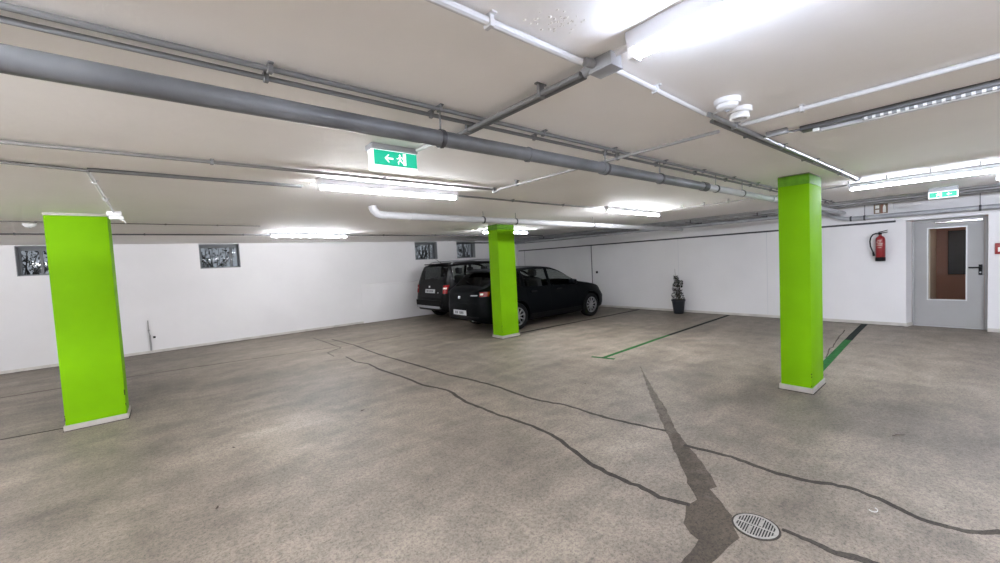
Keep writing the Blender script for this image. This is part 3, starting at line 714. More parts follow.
# grey junction box
jb = thing('junction_box', 'grey square junction box where the conduits cross the ceiling', 'junction box', (1.365, 0.935, CEIL))
obj('box', box(-0.036, -0.05, -0.046, 0.036, 0.05, -0.001, bev=0.005), M['boxg'], jb)
obj('lid', box(-0.039, -0.053, -0.056, 0.039, 0.053, -0.0465, bev=0.003), M['boxg'], jb)
bm = bmesh.new()
add_tube(bm, [(-0.036, 0.03, -0.022), (-0.075, 0.04, -0.022)], 0.017, 12); obj('gland', bm, M['boxg'], jb); bm = tube([(-0.02, 0.05, -0.026), (-0.03, 0.085, -0.038)], 0.019, 12); obj('gland', bm, M['boxg'], jb); bm = bmesh.new()
add_tube(bm, [(0.036, 0.015, -0.022), (0.06, 0.015, -0.022)], 0.015, 12)
obj('gland', bm, M['boxg'], jb)
# small box on the unlit strip cable
tag(obj('cable_box', box(3.13, 0.80, CEIL - 0.036, 3.17, 0.92, CEIL - 0.001, bev=0.005), M['boxg']), 'small grey cable box beside the unlit strip light', 'junction box')
# pillar sensor box
sb = thing('pillar_junction_box', 'white box with a stub cable at the top of the left pillar', 'junction box', (-0.40, 6.14, CEIL))
obj('box', box(-0.06, -0.05, -0.05, 0.06, 0.05, -0.001, bev=0.008), M['white'], sb)
obj('cover', box(-0.045, -0.055, -0.088, 0.075, 0.04, -0.051, bev=0.01), M['white'], sb)
obj('stub_cable', tube([(0.04, -0.02, -0.088), (0.07, -0.02, -0.098), (0.09, -0.03, -0.13)], 0.006, 8), M['white'], sb)

def detector(x, y, label, ring):
    r = thing('smoke_detector', label, 'smoke detector', (x, y, CEIL), 0, 'ceiling detectors')
    obj('base', lathe([(0, -0.001), (0.062, -0.001), (0.062, -0.02), (0.058, -0.026), (0, -0.026)], 28), M['white'], r)
    if ring:
        bm = lathe([(0.045, -0.0265), (0.05, -0.05), (0.046, -0.058), (0.036, -0.058), (0.036, -0.05), (0.033, -0.0265)], 28)
        obj('head', bm, M['white'], r); obj('chamber', lathe([(0, -0.0265), (0.026, -0.0265), (0.024, -0.046), (0, -0.05)], 20), M['boxg'], r)
    else:
        obj('head', lathe([(0.052, -0.0265), (0.048, -0.042), (0.034, -0.052), (0.02, -0.054), (0, -0.054)], 28), M['white'], r)
        obj('indicator', lathe([(0, -0.0545), (0.012, -0.0545), (0.009, -0.062), (0, -0.064)], 12), M['boxg'], r)
    return r
detector(2.27, 0.835, 'white ceiling detector of the pair, plain, farther from the camera side pillar', False)
detector(2.475, 0.85, 'white ceiling detector of the pair with an open ring, nearer the right pillar', True)
detector(-1.26, 7.52, 'white ceiling detector near the window left of the left pillar', False)
bpy.data.objects['smoke_detector']['label'] = 'plain white ceiling detector of the pair, nearer the grey box'

# big drain pipe
dp = thing('drain_pipe', 'big dark grey drain pipe hung below the ceiling across the garage', 'drain pipe', (0, 0, 0))
DYp, DZp = 1.705, 2.219
obj('pipe', tube([(BX, DYp - 0.008, DZp), (4.05, DYp, DZp)], 0.038, 20), M['drain'], dp)
o = obj('pipe', tube([(4.05, DYp, DZp), (9.3, DYp, DZp - 0.01), (10.25, DYp, DZp - 0.02)], 0.034, 20), M['drain_w'], dp); o['label'] = 'paler thinner end of the drain pipe'
for x, w, m in [(4.03, 0.05, 'clamp'), (2.42, 0.028, 'drain'), (1.68, 0.008, 'drain'), (6.0, 0.03, 'drain_w')]:
    obj('collar', tube([(x - w, DYp, DZp), (x + w, DYp, DZp)], 0.043, 20), M[m], dp)
for x in (1.085, 2.44, 3.2, 4.3, 5.0):
    bm = bmesh.new(); add_tube(bm, [(x - 0.011, DYp, DZp), (x + 0.011, DYp, DZp)], 0.0445 if x < 4 else 0.040, 20)
    c = obj('clamp', bm, M['clamp'], dp)
    obj('hanger_rod', tube([(x, DYp, DZp + 0.04), (x, DYp - 0.002, CEIL - 0.001)], 0.0045, 8), M['conduit_g'], c)

# pale pipe crossing before the middle pillar
wp = thing('drain_pipe', 'pale drain pipe crossing in front of the middle pillar top', 'drain pipe', (0, 0, 0))
def wz(x): return 2.257 - 0.0114 * (x - 2.1)
obj('pipe', tube([(2.12, 4.8, wz(2.12)), (10.0, 4.8, wz(10.0))], 0.046, 20), M['drain_w'], wp)
a = 2.12
obj('elbow', tube([(a + 0.04, 4.8, wz(a)), (a - 0.02, 4.8, wz(a) + 0.002), (a - 0.065, 4.805, wz(a) + 0.022), (a - 0.10, 4.81, wz(a) + 0.06), (a - 0.115, 4.812, CEIL - 0.001)], [0.052, 0.052, 0.051, 0.05, 0.05], 20), M['drain_w'], wp)
for x in (2.55, 4.28, 5.7, 7.0, 8.3):
    obj('collar', tube([(x - 0.035, 4.8, wz(x)), (x + 0.035, 4.8, wz(x))], 0.0505, 20), M['drain_w'], wp)
for x in (3.72, 4.38, 6.4):
    c = obj('clamp', tube([(x - 0.012, 4.8, wz(x)), (x + 0.012, 4.8, wz(x))], 0.053, 20), M['clamp'], wp)
    obj('hanger_rod', tube([(x, 4.8, wz(x) + 0.05), (x, 4.8, CEIL - 0.001)], 0.0045, 8), M['conduit_g'], c)

# services along the right wall
RG = 'pipes along the right wall'
conduit('service_pipe', 'thin pale pipe along the right wall, farthest from the wall', 'pipe', [(9.42, WY - 0.05, 2.345), (9.42, BY, 2.345)], 0.016, M['steel'], 0, RG)
conduit('service_pipe', 'grey pipe along the right wall, second from the ceiling edge', 'pipe', [(9.68, WY - 0.05, 2.33), (9.68, BY, 2.33)], 0.022, M['pipe_m'], 0, RG)
conduit('service_pipe', 'dark pipe along the right wall, third of the bundle', 'pipe', [(10.02, WY - 0.05, 2.315), (10.02, BY, 2.315)], 0.024, M['steel'], 0, RG)
conduit('service_pipe', 'dark pipe tight under the ceiling at the right wall', 'pipe', [(10.33, WY - 0.05, 2.335), (10.33, BY, 2.335)], 0.028, M['conduit_d'], 0, RG)
lp = thing('wall_drain_pipe', 'grey pipe that drops beside the right pillar and runs over the door', 'pipe', (0, 0, 0))
pts = [(10.36, WY - 0.06, 2.262), (10.36, 2.16, 2.25), (10.36, 2.05, 2.235), (10.36, 1.80, 2.115), (10.36, 1.70, 2.085), (10.36, 1.60, 2.075), (10.36, BY, 2.072)]
obj('pipe', tube(pts, 0.042, 18), M['pipe_m'], lp)
for y, z in [(2.10, 2.243), (1.62, 2.078), (1.42, 2.075), (0.0, 2.074)]:
    c = obj('clamp', tube([(10.36, y - 0.014, z), (10.36, y + 0.014, z)], 0.049, 18), M['clamp'], lp)
    if y < 1.6: obj('hanger_rod', tube([(10.36, y, z + 0.04), (10.385, y, CEIL - 0.001)], 0.006, 8), M['conduit_g'], c)
o = obj('pipe', tube([(10.10, 10.6, 2.255), (10.10, 7.9, 2.255)], 0.034, 16), M['drain_w'])
tag(o, 'short white pipe section in the far corner above the hatchback', 'pipe', RG)
for k, y in enumerate((9.2, 6.1, 4.4, 3.0)):
    bm = bmesh.new()
    add_box(bm, 9.38, y - 0.015, 2.272, 10.2, y + 0.015, 2.284); add_box(bm, 9.60, y - 0.008, 2.284, 9.62, y + 0.008, CEIL - 0.001); add_box(bm, 10.18, y - 0.008, 2.284, 10.2, y + 0.008, CEIL - 0.001)
    tag(obj('pipe_hanger', bm, M['clamp']), ['steel hanger bracket of the pipe bundle in the far corner', 'steel hanger bracket of the pipe bundle by the white pipe end', 'steel hanger bracket of the pipe bundle above the potted plant', 'steel hanger bracket of the pipe bundle behind the right pillar'][k], 'bracket', 'hangers of the pipe bundle')
conduit('service_pipe', 'short black pipe under the ceiling at the window by the middle pillar', 'pipe', [(8.15, WY - 0.05, 2.30), (10.4, WY - 0.05, 2.30)], 0.025, M['conduit_d'], 0, RG)

# vertical cables and sockets
o = tag(obj('cable', box(WX - 0.012, 7.965, 0.05, WX - 0.001, 7.995, 1.957), M['conduit_g']), 'grey vertical cable duct on the right wall behind the hatchback', 'cable duct')
s = thing('wall_socket', 'small black socket on the right wall by the hatchback nose', 'socket', (WX, 7.79, 1.10))
obj('plate', box(-0.02, -0.035, -0.035, -0.001, 0.035, 0.035, bev=0.005), M['black'], s); obj('cover', lathe([(0, 0), (0.026, 0), (0.024, 0.008), (0, 0.008)], 16, at(x=(0, 1, 0), y=(0, 0, 1), z=(-1, 0, 0), o=(-0.0205, 0, 0))), M['black'], s)
wp2 = thing('wall_pipe', 'thin white riser pipe low on the window wall', 'pipe', (-0.38, WY, 0))
obj('riser', tube([(0, -0.02, 0.062), (0, -0.02, 0.36), (0, -0.02, 0.40)], 0.016, 10), M['conduit_m'], wp2)
obj('upper_pipe', tube([(-0.0, -0.018, 0.401), (-0.012, -0.018, 0.46), (-0.012, -0.018, 0.72)], 0.009, 10), M['conduit_m'], wp2)
obj('clip', box(-0.03, -0.032, 0.50, 0.012, -0.001, 0.515), M['conduit_m'], wp2)
s = thing('wall_socket', 'small black socket low on the window wall beside the riser', 'socket', (-0.31, WY, 0.345))
obj('plate', box(-0.022, -0.018, -0.022, 0.022, -0.001, 0.022, bev=0.004), M['black'], s)
obj('cover', lathe([(0, 0), (0.016, 0), (0.014, 0.006), (0, 0.006)], 14, at(x=(1, 0, 0), y=(0, 0, 1), z=(0, -1, 0), o=(0, -0.0185, 0))), M['black'], s)

# ---------------------------------------------------------------- signs
def runner(s, flip=1):
    """running figure outline pieces in local xy, height about s"""
    def q(pts): return [(flip * x * s, y * s) for x, y in (pts if flip > 0 else pts[::-1])]
    head = [(0.10 + 0.09 * math.cos(a), 0.86 + 0.09 * math.sin(a)) for a in [2 * PI * k / 12 for k in range(12)]]
    torso = [(-0.02, 0.40), (0.12, 0.36), (0.20, 0.70), (0.04, 0.76)]
    arm1 = [(0.10, 0.72), (0.02, 0.76), (-0.22, 0.66), (-0.28, 0.50), (-0.20, 0.48), (-0.14, 0.60)]
    arm2 = [(0.14, 0.68), (0.20, 0.70), (0.30, 0.56), (0.44, 0.58), (0.44, 0.50), (0.28, 0.47)]
    leg1 = [(-0.02, 0.42), (0.12, 0.38), (-0.02, 0.22), (-0.30, 0.02), (-0.36, 0.08), (-0.12, 0.26)]
    leg2 = [(0.02, 0.42), (0.13, 0.38), (0.34, 0.22), (0.30, -0.02), (0.22, -0.02), (0.22, 0.18)]
    return [q(p) for p in (head, torso, arm1, arm2, leg1, leg2)]
def arrow(cx, cy, s, sign=-1):
    p = [(sign * 0.5, 0), (sign * 0.08, 0.42), (sign * -0.06, 0.42), (sign * 0.20, 0.09), (sign * -0.5, 0.09), (sign * -0.5, -0.09), (sign * 0.20, -0.09), (sign * -0.06, -0.42), (sign * 0.08, -0.42)]
    p = [(cx + x * s, cy + y * s) for x, y in p]
    return p if sign < 0 else p[::-1]

# hanging exit sign facing the camera side (-y)
es = thing('exit_sign', 'lit green exit sign with white left arrow and running figure, by the drain pipe', 'exit sign', (1.17, 2.42, CEIL))
obj('bracket', box(-0.158, -0.04, -0.034, 0.158, 0.06, -0.001, bev=0.004), M['boxg'], es)
obj('case', box(-0.155, -0.030, -0.163, 0.155, 0.03, -0.0345, bev=0.006), M['exit_white'], es)
fm = at(x=(1, 0, 0), y=(0, 0, 1), z=(0, -1, 0), o=(0, -0.0305, -0.088))
obj('panel', add_prism(bmesh.new(), [(-0.142, -0.042), (0.150, -0.042), (0.150, 0.048), (-0.142, 0.048)], 0.003, fm), M['exit_green'], es)
fm2 = at(x=(1, 0, 0), y=(0, 0, 1), z=(0, -1, 0), o=(0, -0.0336, -0.086))
obj('arrow', add_prism(bmesh.new(), arrow(-0.045, 0.0, 0.058), 0.0012, fm2), M['exit_white'], es)
bm = bmesh.new()
for p in runner(0.066, -1): add_prism(bm, [(x + 0.036, y - 0.030) for x, y in p], 0.0012, fm2)
obj('running_figure', bm, M['exit_white'], es)
bm = bmesh.new()
add_prism(bm, [(0.052, -0.034), (0.072, -0.034), (0.072, 0.040), (0.052, 0.040)], 0.0012, fm2)
obj('doorway', bm, M['exit_white'], es)

# exit sign by the door, faces -x
es = thing('exit_sign', 'lit green exit sign hanging in front of the grey door', 'exit sign', (9.0, 0.357, CEIL))
obj('bracket', box(-0.02, -0.15, -0.062, 0.02, 0.15, -0.001, bev=0.004), M['boxg'], es)
obj('case', box(-0.025, -0.152, -0.162, 0.025, 0.152, -0.0625, bev=0.006), M['exit_white'], es)
fm = at(x=(0, -1, 0), y=(0, 0, 1), z=(-1, 0, 0), o=(-0.0255, 0, -0.112))
obj('panel', add_prism(bmesh.new(), [(-0.138, -0.038), (0.138, -0.038), (0.138, 0.038), (-0.138, 0.038)], 0.003, fm), M['exit_green'], es)
fm2 = at(x=(0, -1, 0), y=(0, 0, 1), z=(-1, 0, 0), o=(-0.0286, 0, -0.112))
bm = bmesh.new()
for p in runner(0.062, -1): add_prism(bm, [(x - 0.045, y - 0.027) for x, y in p], 0.0012, fm2)
obj('running_figure', bm, M['exit_white'], es)
obj('arrow', add_prism(bmesh.new(), arrow(0.062, 0.0, 0.052), 0.0012, fm2), M['exit_white'], es)
obj('doorway', add_prism(bmesh.new(), [(-0.028, -0.03), (-0.010, -0.03), (-0.010, 0.03), (-0.028, 0.03)], 0.0012, fm2), M['exit_white'], es)

# fire extinguisher sign on the beam
fs = thing('extinguisher_sign', 'brown sign with white pictograms on the beam above the extinguisher', 'sign', (WX - 0.046, 1.205, 2.222))
def fm_(off): return at(x=(0, -1, 0), y=(0, 0, 1), z=(-1, 0, 0), o=(-off, 0, 0))
obj('board', add_prism(bmesh.new(), [(-0.098, -0.088), (0.098, -0.088), (0.098, 0.088), (-0.098, 0.088)], 0.004, fm_(0.0005)), M['signbrown'], fs)
obj('red_field', add_prism(bmesh.new(), [(-0.002, -0.085), (0.050, -0.085), (0.050, 0.085), (-0.002, 0.085)], 0.001, fm_(0.0046)), M['signred'], fs)
bm = bmesh.new()
add_prism(bm, [(-0.075, 0.012), (-0.02, 0.012), (-0.02, 0.07), (-0.075, 0.07)], 0.001, fm_(0.0058))
add_prism(bm, [(-0.075, -0.072), (-0.02, -0.072), (-0.02, -0.012), (-0.075, -0.012)], 0.001, fm_(0.0058))
obj('pictogram', bm, M['signwhite'], fs)
bm = bmesh.new()
body = [(0.030, -0.072), (0.072, -0.072), (0.072, 0.035), (0.062, 0.055), (0.062, 0.072), (0.040, 0.072), (0.040, 0.055), (0.030, 0.035)]
add_prism(bm, body, 0.001, fm_(0.0058))
obj('extinguisher_pictogram', bm, M['signwhite'], fs)

# red box cut by the right edge of the frame
rb = thing('fire_alarm_box', 'red wall box at the right edge beyond the door', 'alarm box', (WX, -0.235, 1.39))
obj('box', box(-0.05, -0.075, -0.09, -0.001, 0.075, 0.09, bev=0.006), M['redbox'], rb)
obj('window', box(-0.054, -0.045, -0.05, -0.0505, 0.045, 0.02, bev=0.001), M['signwhite'], rb)

# fire extinguisher
fe = thing('fire_extinguisher', 'red fire extinguisher with black hose on the wall beside the door', 'fire extinguisher', (WX - 0.10, 1.205, 1.235))
obj('cylinder', lathe([(0, 0.075), (0.066, 0.075), (0.07, 0.085), (0.07, 0.40), (0.064, 0.435), (0.045, 0.463), (0.022, 0.478), (0.020, 0.50), (0, 0.50)], 28), M['red'], fe)
obj('foot', lathe([(0, 0.0), (0.068, 0.0), (0.0725, 0.01), (0.0725, 0.07), (0.066, 0.0745), (0, 0.0745)], 28), M['black'], fe)
obj('valve', box(-0.022, -0.022, 0.5005, 0.022, 0.022, 0.535, bev=0.005), M['black'], fe)
obj('lever', tube([(0, 0.03, 0.545), (0, -0.02, 0.555), (0, -0.10, 0.578)], [0.009, 0.009, 0.006], 8), M['black'], fe)
obj('carry_handle', tube([(0, 0.02, 0.528), (0, -0.03, 0.53), (0, -0.10, 0.54)], [0.008, 0.008, 0.006], 8), M['black'], fe)
hs = [(0, 0.02, 0.52), (-0.01, 0.06, 0.528), (-0.015, 0.105, 0.505), (-0.015, 0.135, 0.45), (-0.015, 0.145, 0.38), (-0.012, 0.138, 0.29), (-0.01, 0.118, 0.22), (-0.008, 0.10, 0.17)]
obj('hose', tube(hs, 0.0115, 10), M['black'], fe)
obj('nozzle', tube([(-0.008, 0.103, 0.185), (-0.008, 0.092, 0.12), (-0.008, 0.088, 0.10)], [0.013, 0.019, 0.021], 12), M['black'], fe)
bm = bmesh.new()
def curved(bm, a0, a1, z0, z1, r):
    k = 8; prev = None
    for i in range(k + 1):
        a = a0 + (a1 - a0) * i / k
        ring = [bm.verts.new((-rr * math.cos(a), rr * math.sin(a), zz)) for rr, zz in ((r, z0), (r, z1), (r - 0.001, z1), (r - 0.001, z0))]
        if prev:
            for j in range(4): bm.faces.new((prev[j], prev[(j + 1) % 4], ring[(j + 1) % 4], ring[j]))
        else: bm.faces.new(ring[::-1])
        prev = ring
    bm.faces.new(prev)
for z0, z1, a0, a1 in [(0.385, 0.40, -0.3, 0.55), (0.355, 0.372, -0.2, 0.2), (0.325, 0.340, -0.6, 0.5), (0.295, 0.312, -0.5, 0.7), (0.25, 0.265, -0.3, 0.45), (0.345, 0.375, 0.35, 0.7)]:
    curved(bm, a0, a1, z0, z1, 0.0714)
obj('label', bm, M['label'], fe)
obj('wall_bracket', box(0.068, -0.025, 0.34, 0.099, 0.025, 0.46, bev=0.003), M['black'], fe)

# ---------------------------------------------------------------- potted plant
pp = thing('potted_plant', 'narrow dark evergreen in a black pot against the right wall', 'potted plant', (10.21, 5.04, 0))
obj('pot', lathe([(0, 0.001), (0.115, 0.001), (0.122, 0.01), (0.158, 0.325), (0.172, 0.33), (0.175, 0.365), (0.160, 0.368), (0.150, 0.33), (0, 0.33)], 30), M['pot'], pp)
obj('soil', lathe([(0, 0.335), (0.147, 0.331), (0, 0.330)], 24), M['soil'], pp)
bs = bmesh.new(); bl = bmesh.new(); rnd = random.Random(5)
add_tube(bs, [(0, 0.045, 0.33), (0.01, 0.06, 0.6), (0, 0.055, 0.85), (0.005, 0.075, 1.17)], [0.010, 0.008, 0.006, 0.003], 8)
add_tube(bs, [(0, -0.02, 0.33), (0.01, -0.05, 0.55), (0, -0.055, 0.83)], [0.008, 0.006, 0.004], 8)
def leaf(bm, c, d, L, w):
    d = d.normalized(); s = d.cross(Vector((rnd.uniform(-1, 1), rnd.uniform(-1, 1), rnd.uniform(-1, 1)))).normalized() * w
    up = d.cross(s).normalized() * w * 0.3
    vs = [bm.verts.new(p) for p in (c, c + d * L * 0.45 + s + up, c + d * L, c + d * L * 0.45 - s + up)]
    bm.faces.new(vs)
for k in range(820):
    main = rnd.random() < 0.62
    z = rnd.uniform(0.36, 0.98 if main else 0.86)
    cy = (0.05 + 0.008 * math.sin(z * 20)) if main else (-0.045 + 0.02 * math.sin(z * 13))
    wdt = (0.085 * (1.05 - (z - 0.36) / 0.66) + 0.02) if main else (0.065 * (1 - (z - 0.36) / 0.7) + 0.02)
    if not main and 0.62 < z < 0.68: continue
    a = rnd.uniform(0, 2 * PI); rr = wdt * math.sqrt(rnd.random())
    c = Vector((rr * math.cos(a), cy + rr * math.sin(a), z))
    leaf(bl, c, Vector((math.cos(a), math.sin(a), rnd.uniform(-0.3, 0.9))), rnd.uniform(0.03, 0.055), rnd.uniform(0.008, 0.014))
    if k % 6 == 0: add_tube(bs, [(0.003, cy, z - 0.03), c], [0.003, 0.002], 5)
obj('stem', bs, M['stem'], pp); obj('foliage', bl, M['leaf'], pp, smooth=0)

# ---------------------------------------------------------------- cars
def pchip(xs, ys):
    xs = np.array(xs, float); ys = np.array(ys, float); h = np.diff(xs); dl = np.diff(ys) / h
    m = np.zeros_like(ys); m[0] = dl[0]; m[-1] = dl[-1]
    for i in range(1, len(xs) - 1):
        if dl[i - 1] * dl[i] > 0:
            w1 = 2 * h[i] + h[i - 1]; w2 = h[i] + 2 * h[i - 1]
            m[i] = (w1 + w2) / (w1 / dl[i - 1] + w2 / dl[i])
    def f(x):
        i = int(np.clip(np.searchsorted(xs, x) - 1, 0, len(xs) - 2)); t = (x - xs[i]) / h[i]
        t = min(1, max(0, t))
        return ((1 + 2 * t) * (1 - t) ** 2 * ys[i] + t * (1 - t) ** 2 * h[i] * m[i] + t * t * (3 - 2 * t) * ys[i + 1] + t * t * (t - 1) * h[i] * m[i + 1])
    return f

def build_car(cfg):
    root = thing('car', cfg['label'], 'car', cfg['loc'], cfg['rz'])
    fz = {k: pchip(*zip(*cfg[k])) for k in ('bot', 'mid', 'belt', 'roof', 'w', 'wb')}
    L = cfg['L']
    st = sorted(set([round(v, 4) for v in list(np.linspace(0.0, L, 56)) + cfg['stations'] + [0.015, 0.04, 0.08, L - 0.015, L - 0.05]]))
    st = [s for i, s in enumerate(st) if i == 0 or s in cfg['stations'] or s - st[i - 1] > 0.012]
    hmax = cfg['hmax']; tum = cfg['tum']
    def section(x):
        w = fz['w'](x); wb = min(fz['wb'](x), w * 0.995); zb = fz['bot'](x); zm = fz['mid'](x); zt = fz['belt'](x); zr = max(fz['roof'](x), zt + 0.01)
        hc = zr - zt; t = min(1.0, hc / hmax)
        t2 = t * t * (3 - 2 * t)
        wg = wb - tum * 0.80 * t; we = wb - tum * t - 0.02 - 0.10 * (1 - t2)
        zg = zt + hc * (0.40 + 0.42 * t2); ze = zt + hc * (0.62 + 0.31 * t2)
        return [(0, zb), (w * 0.88, zb), (w * 0.955, zb + 0.05), (w * 0.985, zb + (zm - zb) * 0.4), (w, zm), (w * 0.35 + wb * 0.65 + 0.004, zm + (zt - zm) * 0.62), (wb, zt),
                (wg, zg), (we, ze), (we * 0.72, ze + (zr - ze) * 0.62), (we * 0.36, zr - (zr - ze) * 0.09), (0, zr)]
    bm = bmesh.new(); rings = []
    for x in st:
        s = section(x)
        right = [bm.verts.new((x, -y, z)) for y, z in s]
        left = [right[0]] + [bm.verts.new((x, y, z)) for y, z in s[1:-1]] + [right[-1]]
        rings.append((right, left))
    nrow = len(rings[0][0])
    for i in range(len(st) - 1):
        xm = (st[i] + st[i + 1]) / 2
        for side in (0, 1):
            a, b = rings[i][side], rings[i + 1][side]
            for j in range(nrow - 1):
                f = bm.faces.new((a[j], a[j + 1], b[j + 1], b[j]))
                mi = 0
                if j == 6:
                    for k, (x0, x1) in enumerate(cfg['side']):
                        if x0 <= xm <= x1: mi = 1 + side * len(cfg['side']) + k
                if j >= 8 or (j >= 8):
                    if cfg['screen'][0] <= xm <= cfg['screen'][1]: mi = 20
                    if cfg['rear'][0] <= xm <= cfg['rear'][1]: mi = 21
                f.material_index = mi
    for idx in (0, -1):
        r, l = rings[idx]
        bm.faces.new(r + l[-2:0:-1])
    bmesh.ops.recalc_face_normals(bm, faces=bm.faces[:])
    me = bpy.data.meshes.new('body'); bm.to_mesh(me)
    bvh = BVHTree.FromBMesh(bm); bm.free()
    for k in range(22): me.materials.append(cfg['paint'])
    body = bpy.data.objects.new('body', me); COL.objects.link(body)
    # wheel arches
    cut = bmesh.new(); R = cfg['R']
    for xw in cfg['axles']:
        for s in (-1, 1):
            y0 = s * (cfg['hw'] - 0.30); y1 = s * (cfg['hw'] + 0.2)
            add_tube(cut, [(xw, y0, R + 0.012), (xw, y1, R + 0.012)], R + 0.05, 36)
            
    bmesh.ops.recalc_face_normals(cut, faces=cut.faces[:])
    cm = bpy.data.meshes.new('cut'); cut.to_mesh(cm); cut.free(); co = bpy.data.objects.new('cut', cm); COL.objects.link(co)
    md = body.modifiers.new('arch', 'BOOLEAN'); md.object = co; md.operation = 'DIFFERENCE'; md.solver = 'EXACT'
    dg = bpy.context.evaluated_depsgraph_get()
    me2 = bpy.data.meshes.new_from_object(body.evaluated_get(dg))
    bpy.data.objects.remove(body); bpy.data.objects.remove(co)
    src = bmesh.new(); src.from_mesh(me2)
    groups = {}
    for f in src.faces: groups.setdefault(f.material_index, []).append(f)
    def sub(fs):
        t = bmesh.new(); mp = {}
        for f in fs:
            vs = []
            for v in f.verts:
                if v not in mp: mp[v] = t.verts.new(v.co)
                vs.append(mp[v])
            try: t.faces.new(vs)
            except ValueError: pass
        return t
    def shell(name, fs, m):
        t = sub(fs); me = bpy.data.meshes.new(name); t.to_mesh(me); t.free()
        me.polygons.foreach_set('use_smooth', [True] * len(me.polygons)); me.set_sharp_from_angle(angle=math.radians(32))
        me.materials.append(m); o = bpy.data.objects.new(name, me); COL.objects.link(o); o.parent = root; return o
    for mi, fs in sorted(groups.items()):
        if mi == 0: B = shell('body', fs, cfg['paint'])
        elif mi == 20: shell('windscreen', fs, M['carglass'])
        elif mi == 21: shell('rear_window', fs, M['carglass_d'])
        else:
            k = (mi - 1) % len(cfg['side'])
            shell('side_window', fs, M['carglass'] if k >= cfg['clear'] else M['carglass_d'])
    src.free()
    # surface patches that follow the body
    def patch(name, corners, d, m, th=0.006, nu=8, nv=4, parent=None, sink=0.012):
        """corners: 4 points (bilinear) in the car's space, moved along d until they meet the body"""
        c = [Vector(p) for p in corners]; d = Vector(d).normalized()
        bmp = bmesh.new(); top = {}; bot = {}
        for i in range(nu + 1):
            for j in range(nv + 1):
                u, v = i / nu, j / nv
                p = (c[0] * (1 - u) + c[1] * u) * (1 - v) + (c[3] * (1 - u) + c[2] * u) * v
                hit, nn, _, _ = bvh.ray_cast(p - d * 2.0, d)
                if hit is None: hit = p
                top[i, j] = bmp.verts.new(hit - d * th); bot[i, j] = bmp.verts.new(hit + d * sink)
        for i in range(nu):
            for j in range(nv):
                bmp.faces.new((top[i, j], top[i + 1, j], top[i + 1, j + 1], top[i, j + 1]))
                bmp.faces.new((bot[i, j], bot[i, j + 1], bot[i + 1, j + 1], bot[i + 1, j]))
        for i in range(nu):
            for j in (0, nv):
                bmp.faces.new((top[i, j], top[i + 1, j], bot[i + 1, j], bot[i, j]))
        for j in range(nv):
            for i in (0, nu):
                bmp.faces.new((top[i, j], top[i, j + 1], bot[i, j + 1], bot[i, j]))
        return obj(name, bmp, m, parent or root)
    # wheels
    for xw in cfg['axles']:
        for s in (-1, 1):
            yo = s * (cfg['hw'] - 0.015)
            mt = at(x=(1, 0, 0), y=(0, 0, s), z=(0, s, 0) , o=(xw, yo, R))
            mt = Matrix(((1, 0, 0, xw), (0, 0, s, yo), (0, -s, 0, R), (0, 0, 0, 1)))
            W = 0.20; ri = R * 0.66
            prof = [(ri, -W), (R - 0.03, -W), (R - 0.006, -W + 0.02), (R, -W + 0.05), (R, -0.05), (R - 0.006, -0.02), (R - 0.03, 0.0), (ri + 0.01, 0.002), (ri, -0.012), (ri, -W)]
            wl = obj('wheel', lathe(prof, 40, mt), M['tyre'], root)
            bmr = bmesh.new()
            add_lathe(bmr, [(ri, -0.06), (ri, -0.008), (ri - 0.016, -0.008), (ri - 0.022, -0.05)], 40, mt)
            add_lathe(bmr, [(0, -0.012), (0.03, -0.012), (0.055, -0.02), (0.06, -0.05), (0, -0.05)], 20, mt)
            for k in range(cfg['spokes']):
                a = 2 * PI * k / cfg['spokes'] + 0.2
                t = bmesh.new()
                for q in ((0.0,) if cfg['spokes'] > 7 else (-0.16, 0.16)):
                    hw0 = 0.014; r0, r1 = 0.045, ri - 0.012
                    t2 = bmesh.new(); add_box(t2, r0, -hw0, -0.045, r1, hw0, -0.014, bev=0.004, seg=1)
                    bmesh.ops.transform(t2, matrix=Matrix.Rotation(a + q, 4, 'Z'), verts=t2.verts); merge(t, t2)
                merge(bmr, t, mt)
            obj('rim', bmr, M['rim'], wl)
            obj('brake_disc', lathe([(0, -0.09), (ri - 0.03, -0.09), (ri - 0.03, -0.10), (0, -0.10)], 30, mt), M['rim_d'], wl)
    # mirrors
    for s in (-1, 1):
        x, y, z = cfg['mirror']
        bmm = box(-0.06, -0.10, -0.06, 0.07, 0.10, 0.07, bev=0.035, seg=4)
        bmesh.ops.transform(bmm, matrix=Matrix.Translation((x, s * (y + 0.11), z)), verts=bmm.verts)
        add_box(bmm, x - 0.02, s * (y + 0.03) - 0.05, z - 0.06, x + 0.02, s * (y + 0.03) + 0.05, z - 0.03, bev=0.008)
        obj('door_mirror', bmm, cfg['paint'], root)
    # seats and their headrests
    for xs_, ys_ in cfg['seats']:
        bms = bmesh.new(); bt = cfg['seatz']
        add_box(bms, -0.25, -0.25, bt - 0.12, 0.27, 0.25, bt, bev=0.05, seg=3)
        t = box(-0.07, -0.24, 0, 0.06, 0.24, 0.56, bev=0.05, seg=3); bmesh.ops.transform(t, matrix=Matrix.Translation((-0.22, 0, bt - 0.02)) @ Matrix.Rotation(-0.25, 4, 'Y'), verts=t.verts); merge(bms, t)
        t = box(-0.05, -0.13, 0, 0.05, 0.13, 0.17, bev=0.04, seg=3); bmesh.ops.transform(t, matrix=Matrix.Translation((-0.37, 0, bt + 0.57)) @ Matrix.Rotation(-0.1, 4, 'Y'), verts=t.verts); merge(bms, t)
        bmesh.ops.transform(bms, matrix=Matrix.Translation((xs_, ys_, 0)), verts=bms.verts)
        obj('seat', bms, M['seat'], root)
    return root, patch, bvh

